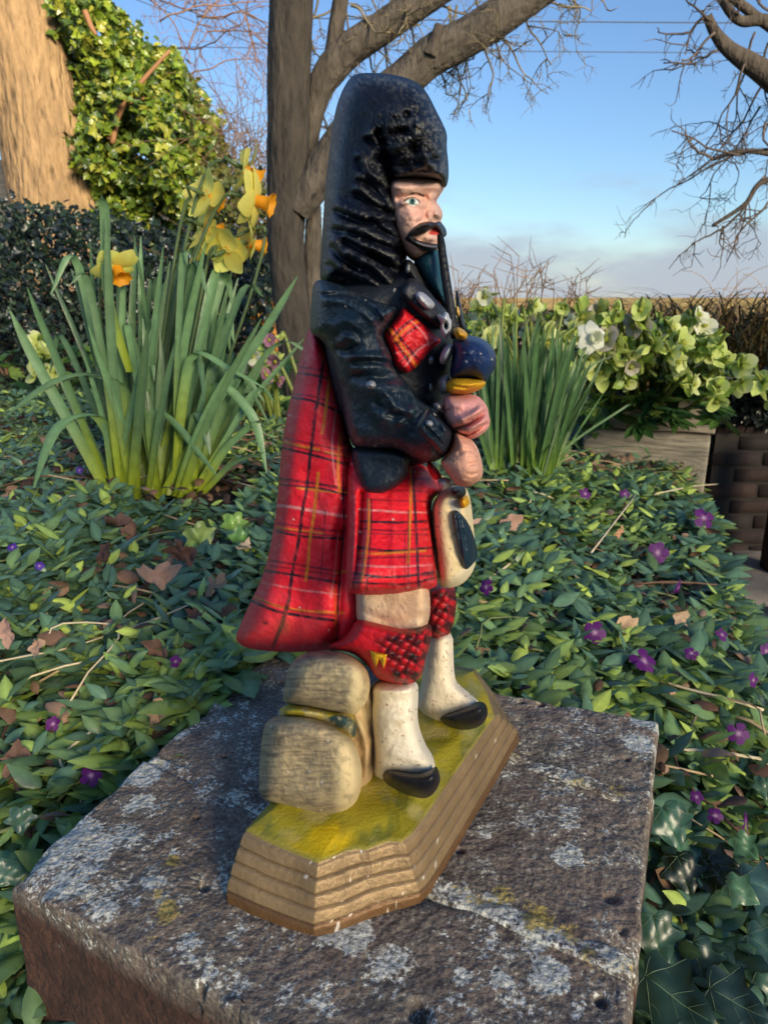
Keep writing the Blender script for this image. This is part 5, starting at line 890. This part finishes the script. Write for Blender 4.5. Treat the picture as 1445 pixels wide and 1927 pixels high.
S1 = [(1125, 588), (1150, 596), (1195, 610), (1210, 630), (1240, 612), (1262, 618), (1290, 606), (1322, 612), (1088, 690), (1102, 700), (1150, 660), (1165, 640), (1182, 668), (1140, 640), (1230, 650), (1260, 655), (1285, 645), (1310, 660), (1340, 668), (1362, 680), (1395, 686), (1350, 720), (1375, 726), (1300, 720), (1255, 700), (1175, 700), (1200, 690), (1220, 690), (1130, 700), (1178, 720), (1340, 640), (1280, 690)]
hellebore(h1, S1, (1190, 838), 5.0, 26, 110, (1090, 670, 1370, 800), (0, 1, 2, 3, 0, 1), 41)
h2 = empty('hellebore', gp(900, 800), 'hellebore with pale flowers behind the bagpipe and narcissus leaves', 'hellebore')
hellebore(h2, [(905, 580), (925, 590), (900, 610), (935, 600), (960, 612), (880, 600), (990, 600), (1030, 620), (1050, 600), (1065, 640), (1010, 590), (890, 640), (1040, 650), (950, 585), (1075, 605)], (960, 800), 7.2, 20, 90, (850, 620, 1090, 740), (0, 1, 2, 0, 3), 42)
h3 = empty('hellebore', gp(500, 800), 'hellebore with small pink flowers below the forked trunk', 'hellebore')
hellebore(h3, [(480, 665), (492, 690), (470, 690), (512, 700), (520, 680), (500, 720), (515, 780), (528, 640), (505, 650)], (490, 810), 6.0, 17, 50, (430, 660, 545, 790), (4, 4, 2), 43)
h4 = empty('hellebore', gp(60, 720), 'small hellebore with one cream flower under the holly at left', 'hellebore')
hellebore(h4, [(66, 700), (72, 640)], (60, 730), 7.6, 22, 26, (0, 650, 190, 730), (2, 0), 44)
h5 = empty('hellebore', gp(1440, 790), 'hellebore spray with one green flower reaching in at the right edge', 'hellebore')
hellebore(h5, [(1435, 720), (1460, 740)], (1500, 800), 5.2, 30, 6, (1440, 730, 1500, 780), (1,), 45)
# ------------------------------------------------------------------ periwinkle carpet
def vleaf():
    t = np.array([0, .12, .35, .6, .82, 1.]); w = np.array([.03, .13, .215, .20, .11, .005]); P = np.stack([t, 0 * t, .16 * t - .24 * t ** 2], -1); return ribbon(P, w, np.array([0, 1., 0]), .30)
VV, VF = vleaf(); VC = np.ones(len(VV)); VC[1::3] = 1.45; VC[0::3] = .95
vr = np.random.default_rng(51)
qpoly = np.array([QC[k][:2] for k in ('fl', 'fr', 'br', 'bl')]); cq = qpoly.mean(0); qbig = cq + (qpoly - cq) * 1.0
def carpet():
    Vs, Fs, Cs, n0 = [], [], [], 0
    n = 14200; y = .5 + 7.2 * vr.uniform(0, 1, n) ** 1.25; x = vr.uniform(-1.12, 1, n) * (.66 * y + .5); k = ~inside(np.stack([x, y], -1), qbig) & (x - (.34 * (y - 3.03) + 1.78) < .22 + .1 * vr.normal(size=n)); x, y = x[k], y[k]; n = len(x)
    dens = vnoise(np.stack([x * 1.1, y * 1.1, 0 * x], -1), 71); k = (dens > -.40) | (y > 4.5); x, y = x[k], y[k]; n = len(x)
    far = y > 4.6
    z = terr(x, y) + vr.uniform(.0, .13, n) * (1 - .3 * far) + .06 * np.clip(vnoise(np.stack([x * 2.3, y * 2.3, 0 * x], -1), 72), -.5, 1)
    for j in range(6):                                       # three crossed pairs up each shoot
        a = vr.uniform(0, 6.28, n) if j == 0 else a + (math.pi if j % 2 else math.pi / 2 + .4); el = vr.uniform(-.25, .35, n) + .22 * (j // 2)
        d = np.stack([np.cos(a) * np.cos(el), np.sin(a) * np.cos(el), np.sin(el)], -1); tiltn = np.stack([vr.normal(size=n) * .35, vr.normal(size=n) * .35 - .15, np.ones(n)], -1)
        s = (.085 + .105 * vr.uniform(0, 1, n) ** 1.3) * (1 - .2 * (j // 2)) * np.where(far, .85, 1); P = np.stack([x, y, z + .024 * (j // 2)], -1) + d * .008
        tone = vnoise(np.stack([x * 1.6, y * 1.6, 0 * x], -1), 73) + vr.normal(size=n) * .5; C = np.where((tone > .55)[:, None], lin((128, 152, 78)), np.where((tone > .05)[:, None], lin((98, 126, 80)), lin((80, 110, 84)))); C = C * vr.uniform(.75, 1.3, n)[:, None]
        C = np.where((vr.uniform(size=n) < .035 + .09 * (j > 3))[:, None], lin((164, 184, 84)), C)
        V, F, C = instances(VV, VF, frames(d, tiltn) * s[:, None, None], P, C, VC); Vs.append(V); Fs.append(F + n0); Cs.append(C); n0 += len(V)
    mk('periwinkle_carpet', np.concatenate(Vs), np.concatenate(Fs), M['carpet_leaf'], None, np.concatenate(Cs), kind='stuff', label='carpet of dark green periwinkle leaves covering the ground round the pier', cat='ground cover')
    # runners and dry stalks through the carpet
    mb = MB()
    for k in range(420):
        yy = vr.uniform(.7, 5.5); xx = vr.uniform(-1, 1) * (.55 * yy + .4)
        if inside(np.array([[xx, yy]]), cq + (qpoly - cq) * 1.12)[0] or xx - (.34 * (yy - 3.03) + 1.78) > .1: continue
        a = vr.uniform(0, 6.28); L_ = vr.uniform(.25, .8); t = np.linspace(-.5, .5, 9); px, py = xx + np.cos(a) * L_ * t + .03 * np.sin(t * 9), yy + np.sin(a) * L_ * t; pz = terr(px, py) + vr.uniform(.03, .17) + .03 * np.cos(t * 5 + a)
        if inside(np.stack([px, py], -1), cq + (qpoly - cq) * 1.05).any(): continue
        V, F = tube(np.stack([px, py, pz], -1), vr.uniform(.0028, .0055), 4); mb.add(V, F, lin(((110, 84, 64), (176, 152, 118), (112, 122, 74), (206, 190, 156))[vr.integers(4)]))
    mb.build('runner_stems', M['twig'], None, kind='stuff', label='tangle of thin brown runners threading the periwinkle carpet', cat='ground cover')
carpet()
def litter():
    n = 5200; y = .55 + 5.5 * vr.uniform(0, 1, n); x = vr.uniform(-1, 1, n) * (.6 * y + .4); k = ~inside(np.stack([x, y], -1), cq + (qpoly - cq) * 1.03) & (x - (.34 * (y - 3.03) + 1.78) < .1); x, y = x[k], y[k]; n = len(x); a = vr.uniform(0, 6.28, n)
    d = np.stack([np.cos(a), np.sin(a), vr.normal(size=n) * .4], -1); nm = np.stack([vr.normal(size=n) * .6, vr.normal(size=n) * .6, np.ones(n)], -1); C = lin(np.array([(96, 70, 56), (130, 100, 80), (70, 50, 42), (160, 130, 108), (110, 84, 60)])[vr.integers(0, 5, n)])
    V, F, C = instances(VV * [1, 1.5, 3.], VF, frames(d, nm) * vr.uniform(.035, .10, n)[:, None, None], np.stack([x, y, terr(x, y) + vr.uniform(.0, .17, n)], -1), C)
    mk('leaf_litter', V, F, M['dead'], None, C, kind='stuff', label='brown leaf litter showing between the periwinkle leaves', cat='leaf litter')
litter()
# grassy low weeds farther back on the left
def clover():
    n = 9000; y = vr.uniform(4.2, 9.5, n); x = vr.uniform(-1, .35, n) * (.6 * y + .2); z = terr(x, y) + vr.uniform(.0, .10, n); a = vr.uniform(0, 6.28, n); d = np.stack([np.cos(a), np.sin(a), vr.uniform(-.1, .6, n)], -1); nm = np.stack([vr.normal(size=n) * .4, vr.normal(size=n) * .4, np.ones(n)], -1)
    C = lin(np.array([(78, 104, 62), (96, 120, 70), (110, 120, 84), (84, 92, 66), (66, 88, 62)])[vr.integers(0, 5, n)]) * vr.uniform(.8, 1.2, n)[:, None]; V, F, C = instances(LV, LF, frames(d, nm) * vr.uniform(.07, .13, n)[:, None, None], np.stack([x, y, z], -1), C)
    mk('weed_cover', V, F, M['leaf'], None, C, kind='stuff', label='low grey-green weeds on the open ground under the holly', cat='ground cover')
clover()
# ------------------------------------------------------------------ periwinkle flowers, dead leaves
def pflower_meshes(c0):
    t = np.linspace(0, 1, 5); w = np.array([.07, .22, .36, .42, .22]); P = np.stack([.08 + t * .92, 0 * t, .10 - .12 * t ** 2], -1); V, F = ribbon(P, w, np.array([0, 1., 0]), .06); V[-2:, 1] -= .12; tt = np.repeat(t, 3)[:, None]
    me = meshdata('petal', V, F, M['petal'], lin((196, 150, 190)) * (1 - ss(0, .3, tt)) + lin(c0) * ss(0, .3, tt)); b = tube([(0, 0, -.6), (0, 0, 0), (0, 0, .1)], [.05, .12, .09], 7); ce = meshdata('centre', b[0], b[1], M['petal'], np.broadcast_to(lin((208, 180, 206)), (len(b[0]), 3))); return me, ce
FM = [pflower_meshes((100, 24, 116)), pflower_meshes((84, 48, 170))]
def pflower(u, v, px, f, label, kind=0, group=None):
    p = gp(u, v, .22); Y = p[1] * CP + (1 - p[2]) * SP; s = px * .52 * Y / FPX; f = np.array(f, float); f /= np.linalg.norm(f); x = np.cross([0, .1, 1.], f); x /= np.linalg.norm(x); y = np.cross(f, x)
    o = empty('periwinkle_flower', p, label, 'flower', group); Mx = Matrix(np.stack([x, y, f], -1).tolist()).to_4x4() @ Matrix.Scale(s * S, 4); Mx.translation = Vector(p * S); o.matrix_world = Mx
    for k in range(5): child('petal', FM[kind][0], o, Matrix.Rotation(k * 1.2566 + dr.normal() * .06, 4, 'Z') @ Matrix.Rotation(dr.uniform(-.25, .2), 4, 'Y'))
    child('centre', FM[kind][1], o, Matrix.Identity(4))
G = 'periwinkle flowers in the ground cover'
for a in ((1237, 1040, 40, (-.1, -.9, .3), 'open purple periwinkle facing out, right of the sporran'), (1322, 975, 42, (.3, -.7, .6), 'purple periwinkle highest up the right bank by the dark wall'), (1118, 1190, 42, (-.3, -.8, .4), 'ragged purple periwinkle just above the pier back edge'), (1210, 1245, 50, (.2, -.5, .8), 'large dark purple periwinkle right above the pier corner'), (1175, 930, 20, (.1, -.8, .5), 'small purple periwinkle below the timber sleeper'), (1275, 1105, 26, (.6, -.7, -.2), 'half-closed purple periwinkle in the middle of the right bank'), (1388, 1380, 40, (-.2, -.8, .5), 'purple periwinkle low on the right beside the pier corner'), (1440, 1225, 30, (.2, -.8, .4), 'purple periwinkle cut by the right photo edge'), (1357, 1195, 26, (.4, -.6, .6), 'tilted purple periwinkle near the right edge above the pier level'), (1415, 1280, 28, (.5, -.7, .3), 'pale-throated purple periwinkle left of the edge one'), (1345, 1535, 28, (-.3, -.6, .5), 'purple periwinkle beside the big upper ivy leaf'), (1400, 1545, 34, (.8, -.5, .3), 'purple periwinkle lying sideways right of the ivy leaf'), (1310, 1500, 24, (-.2, -.5, .7), 'dark purple periwinkle deep beside the pier right face'),
          (172, 1460, 40, (.1, -.5, .85), 'dark purple periwinkle beside the pier left corner'), (330, 1245, 24, (.6, -.6, .4), 'small purple periwinkle left of the plaid hem'), (100, 1362, 28, (.6, -.6, .2), 'purple periwinkle bud opening near the left edge'), (915, 1105, 30, (-.6, -.7, .3), 'purple periwinkle beside the white sporran tip'), (1100, 930, 24, (.2, -.7, .6), 'purple periwinkle among narcissus tips'), (1300, 1230, 26, (.0, -.7, .7), 'purple periwinkle between the corner and the right edge')):
    pflower(*a, group=G)
for a in ((24, 1030, 18, (.2, -.6, .7), 'blue flower at the left edge of the bed', 1), (75, 1065, 18, (.1, -.7, .6), 'blue flower beneath the other blue one at left', 1), (150, 885, 13, (.2, -.8, .4), 'tiny violet flower between bent daffodil leaf and clump', 1)): pflower(*a[:5], kind=a[5], group='small blue flowers at the left')
def dead_leaf(u, v, px, label, seed, c=(150, 112, 88), lobed=True):
    r = np.random.default_rng(seed); n = 26; th = np.linspace(0, 2 * np.pi, n, endpoint=False); rad = 1 + (.16 * np.cos(th * 5 + r.uniform(0, 6)) + .22 * np.cos(th * 2 + r.uniform(0, 6)) if lobed else .5 * np.cos(th * 2)) + .10 * r.normal(size=n); rings = [np.zeros((1, 3))]
    for q in (.35, .7, 1.): rings.append(np.stack([q * rad * np.cos(th), q * rad * np.sin(th), 0 * th], -1))
    V = np.concatenate(rings); a = r.uniform(0, 3); ax = V[:, 0] * math.cos(a) + V[:, 1] * math.sin(a); V[:, 2] = r.uniform(.35, .8) * ax ** 2 + .55 * fbm(V * 1.9 + seed, 3, seed) + .05 * np.cos(np.arctan2(V[:, 1], V[:, 0]) * 5) * np.linalg.norm(V[:, :2], axis=1)
    J = np.arange(n); J2 = (J + 1) % n; F = [np.stack([0 * J, 1 + J, 1 + J2], -1), np.concatenate([np.stack([1 + k * n + J, 1 + (k + 1) * n + J, 1 + (k + 1) * n + J2, 1 + k * n + J2], -1) for k in range(2)])]
    p = gp(u, v, .20); Y = p[1] * CP + (1 - p[2]) * SP; s = px * .46 * Y / FPX; nm = np.array([r.normal() * .4, -.9 + r.normal() * .2, .7]); Rm = frames(rdirs(1), nm[None])[0]; V = V * s @ Rm.T + p
    C = np.broadcast_to(lin(c), (len(V), 3)) * (1 + .25 * fbm(V * 20, 3, 3))[:, None]; mk('dead_leaf', V, F, M['dead'], None, C, base=p, label=label, cat='leaf', group='dead leaves lying on the periwinkle')
for a in ((298, 1085, 66, 'largest pale tan dead leaf below the daffodils', 1, (186, 146, 120)), (225, 985, 56, 'curled brown dead leaf at the foot of the daffodils', 2, (120, 88, 72)), (205, 1045, 50, 'dark brown dead leaf left of the tan one', 3, (92, 66, 56)), (345, 1040, 60, 'reddish brown dead leaf beside the plaid edge, upper one', 4, (120, 84, 70)), (405, 1105, 56, 'crumpled beige dead leaf close to the plaid hem', 5, (160, 126, 100)), (300, 1225, 56, 'flat brown dead leaf left below the plaid hem', 6, (124, 92, 78)), (18, 1190, 52, 'pink-beige dead leaf at the left photo edge', 7, (176, 140, 124)), (70, 1220, 40, 'small beige dead leaf near the left edge one', 8, (186, 150, 126)), (460, 1030, 26, 'small cream dead leaf tight beside the plaid', 9, (206, 180, 150)), (300, 1340, 46, 'curled tan dead leaf above the pier left edge', 10, (166, 134, 110)), (30, 1430, 60, 'dull brown dead leaf lying in shade left of the pier', 11, (110, 84, 74)), (960, 985, 40, 'pinkish dead leaf right of the sporran', 12, (176, 140, 120)), (1170, 1180, 40, 'pale split dead leaf standing beside a purple flower', 13, (206, 172, 138)), (1165, 1000, 22, 'small tan dead leaf left of the open purple flower', 14, (190, 142, 110)), (890, 985, 24, 'pink dead leaf just beside the navy tassel', 15, (196, 164, 150)), (1280, 1160, 36, 'torn beige dead leaf in the right bank', 16, (176, 150, 124)), (1005, 1030, 34, 'pale lilac-beige dead leaf right of the tassel', 17, (180, 156, 150)), (250, 1010, 40, 'thin brown dead leaf under the daffodil stems', 18, (132, 98, 80)), (370, 1160, 40, 'rust brown dead leaf left of the plaid hem', 19, (126, 86, 66))):
    dead_leaf(*a)
# ------------------------------------------------------------------ ivy at the pier's right foot
IO = [(0, 0), (-.10, .20), (-.02, .40), (.22, .38), (.38, .62), (.52, .36), (.72, .24), (1., 0)]
def ivy_mesh():
    o = spline([(x, y, 0) for x, y in IO], 29)[:, :2]; n = len(o); vein = MB(); xs_ = np.linspace(0, 1, n); G_ = [0, .3, .55, .8, 1.]
    hz = lambda x, y: .10 * np.abs(y) - .16 * x * x - .30 * y * y + .035 * np.sin(x * 9 + y * 5) + .03 * np.sin(np.abs(y) * 16)
    V = []; F = []; nb = 0
    for sg in (1, -1):
        for g in G_:
            x = xs_ * (1 - g) + o[:, 0] * g; y = o[:, 1] * g * sg; V.append(np.stack([x, y, hz(x, y)], -1))
        k = np.arange(n - 1)
        for r_ in range(len(G_) - 1):
            q = np.stack([nb + r_ * n + k, nb + r_ * n + k + 1, nb + (r_ + 1) * n + k + 1, nb + (r_ + 1) * n + k], -1); F.append(q if sg > 0 else q[:, ::-1])
        nb += len(G_) * n
    V = np.concatenate(V); F = np.concatenate(F)
    lines = [([(0, 0), (.5, 0), (.97, 0)], .014)] + [([(0, 0), (.18, .28 * s_), (.36, .58 * s_)], .010) for s_ in (1, -1)] + [([(0, 0), (-.04, .18 * s_), (-.04, .34 * s_)], .007) for s_ in (1, -1)] + [([(.35 + .0 * s_, 0), (.46, .12 * s_), (.58, .24 * s_)], .006) for s_ in (1, -1)] + [([(.58, 0), (.68, .08 * s_), (.76, .16 * s_)], .005) for s_ in (1, -1)] + [([(.16, .25 * s_), (.28, .27 * s_), (.36, .34 * s_)], .005) for s_ in (1, -1)]
    for pts, w in lines:
        q = spline([(x, y, 0) for x, y in pts], 7); q[:, 2] = hz(q[:, 0], q[:, 1]) + .004; t_, f_ = tube(q, np.linspace(w * .62, w * .2, 7), 4); vein.add(t_, f_)
    return V, F, vein
IV, IF, IVN = ivy_mesh(); ivn_V = np.concatenate(IVN.V); ivn_F = [np.concatenate(f) for f in IVN.F.values()]
ir = np.random.default_rng(77)
iv = empty('ground_ivy', gp(1290, 1800), 'trailing ivy with large dark white-veined leaves at the foot of the pier', 'ivy')
def ivy_leaf(u, v, px, ang, off, col=(40, 70, 58), tilt=.4, veins=True):
    p = gp(u, v, off); Y = p[1] * CP + (1 - p[2]) * SP; s = px * Y / FPX; vd = CAMP - p; vd /= np.linalg.norm(vd); rt = np.array([1., 0, 0]); up = np.cross(vd, rt); up /= np.linalg.norm(up); rt = np.cross(up, vd); d = rt * math.cos(ang) - up * math.sin(ang); nm = vd + ir.normal(size=3) * tilt * .5 + [0, 0, .3]; Rm = frames(d[None], nm[None])[0]
    V = (IV - [.35, 0, 0]); V[:, 2] += .12 * np.sin(V[:, 0] * 3 + u) * .6; W_ = (ivn_V - [.35, 0, 0]); W_[:, 2] += .12 * np.sin(W_[:, 0] * 3 + u) * .6
    lf = mk('leaf', V * s @ Rm.T + p, IF, M['gloss_leaf'], iv, lin(np.clip(np.array(col) * 1.12 * ir.uniform(.85, 1.15), 0, 255))[None] * (1 + .35 * fbm(IV * 5 + u, 3, 4))[:, None] * (1 + .5 * np.exp(-(np.abs(IV[:, 1:2]) / .05) ** 2)))
    if veins: mk('veins', W_ * s @ Rm.T + p, ivn_F, M['leaf'], lf, np.broadcast_to(lin((126, 150, 118)), (len(W_), 3)))
for a in ((1258, 1548, 80, 1.25, .26, (52, 86, 66)), (1283, 1640, 74, 1.4, .18, (24, 38, 18)), (1352, 1628, 66, .2, .18, (24, 34, 18)), (1330, 1650, 60, 3., .16, (26, 38, 20)), (1236, 1760, 90, 1.5, .22, (44, 74, 56)), (1275, 1785, 66, .9, .16, (40, 68, 56)), (1312, 1806, 84, 1.45, .2, (34, 58, 48)), (1262, 1868, 140, .62, .30, (34, 56, 40)), (1375, 1880, 110, .5, .26, (34, 54, 48)), (1428, 1668, 84, .3, .26, (46, 70, 66)), (1390, 1676, 60, .6, .26, (66, 98, 70)), (1432, 1778, 76, .7, .24, (44, 72, 64)), (1200, 1905, 40, .4, .2, (34, 52, 34)), (1420, 1910, 90, 2.6, .2, (40, 62, 50)), (1395, 1760, 60, 1.9, .14, (30, 44, 26)), (1310, 1720, 50, 2.2, .14, (40, 60, 36)), (1440, 1850, 70, 1.2, .2, (48, 72, 56)), (1320, 1915, 80, 2.4, .12, (34, 54, 40)), (1400, 1590, 50, .9, .25, (60, 92, 60)), (1440, 1480, 44, 1.6, .2, (60, 88, 64)),
          (1390, 1000, 40, 1.2, .12, (70, 92, 84)), (1400, 1030, 44, .6, .12, (84, 108, 98)), (1432, 1330, 40, .8, .14, (70, 96, 80)), (1425, 1155, 40, .5, .14, (80, 104, 88)), (440, 985, 46, 1.4, .2, (116, 150, 66)), (455, 1015, 46, 1.9, .2, (84, 118, 62)), (375, 1010, 56, 1.0, .2, (130, 150, 80)), (40, 1540, 50, 1.4, .3, (60, 92, 76)), (20, 1640, 60, 2.4, .22, (52, 84, 70)), (14, 1890, 50, .3, .1, (50, 80, 62))):
    ivy_leaf(*a)
ZI = Z(1140, 1400, 3.656)
for pts, r, c in ((((350, 880), (400, 1100), (450, 1200), (560, 1330), (740, 1400)), 3.0, (84, 62, 50)), (((350, 880), (480, 980), (650, 1100), (860, 1140)), 2.8, (96, 64, 58)), (((230, 1090), (290, 1250), (340, 1500), (430, 1620), (520, 1670)), 4.2, (140, 118, 96)), (((640, 1120), (740, 1330), (740, 1580)), 3.0, (132, 108, 86)), (((720, 1200), (810, 1400), (800, 1600), (740, 1760), (860, 1927)), 4.2, (80, 58, 50)), (((380, 700), (352, 860), (250, 1050)), 4.0, (120, 100, 70)), (((680, 1430), (850, 1490), (1060, 1470)), 3., (62, 44, 40)), (((860, 1190), (980, 1200), (1080, 1180)), 3., (62, 44, 40)), (((650, 1590), (700, 1700), (720, 1800)), 4, (74, 52, 46)), (((250, 1350), (290, 1460), (330, 1600)), 4, (70, 50, 44)), (((560, 600), (600, 700), (590, 820)), 2.4, (190, 166, 140)), (((720, 1060), (800, 1200), (830, 1290)), 2.4, (170, 140, 116)), (((1010, 1080), (1115, 1240), (1160, 1300)), 1.6, (220, 214, 196)), (((560, 1180), (680, 1360), (780, 1400)), 2.4, (150, 126, 98)), (((300, 500), (420, 600), (560, 640), (760, 600)), 2.2, (110, 76, 60)), (((380, 1010), (440, 1050), (560, 1060)), 2.2, (110, 74, 66)), (((820, 1420), (900, 1500), (940, 1540)), 1.8, (206, 196, 170)), (((640, 1330), (560, 1290), (500, 1240)), 2.2, (120, 84, 70))):
    q = spline(ZI(*pts), 16); P = np.array([gp(a_, b_, .10) for a_, b_ in q]); P = spline(P[::2], 24); V, F = tube(P, r / FPX * 1.5, 7, rough=.12); mk('stem', V, F, M['twig'], iv, np.broadcast_to(lin(c), (len(V), 3)))
# loose straws
for pts, lb in (([(1112, 1040), (1195, 932)], 'thin white straw leaning in the right bank'), ([(1230, 930), (1300, 915), (1385, 908)], 'pale bent straw sticking out toward the dark wall'), ([(920, 1090), (960, 1060), (985, 1030)], 'short straw beside the sporran')):
    P = np.array([gp(u, v, .2) for u, v in (np.array(pts, float) if len(pts) > 2 else spline(pts, 5))]); V, F = tube(P, .005, 5); mk('straw', V, F, M['twig'], None, np.broadcast_to(lin((206, 190, 160)), (len(V), 3)), label=lb, cat='straw')
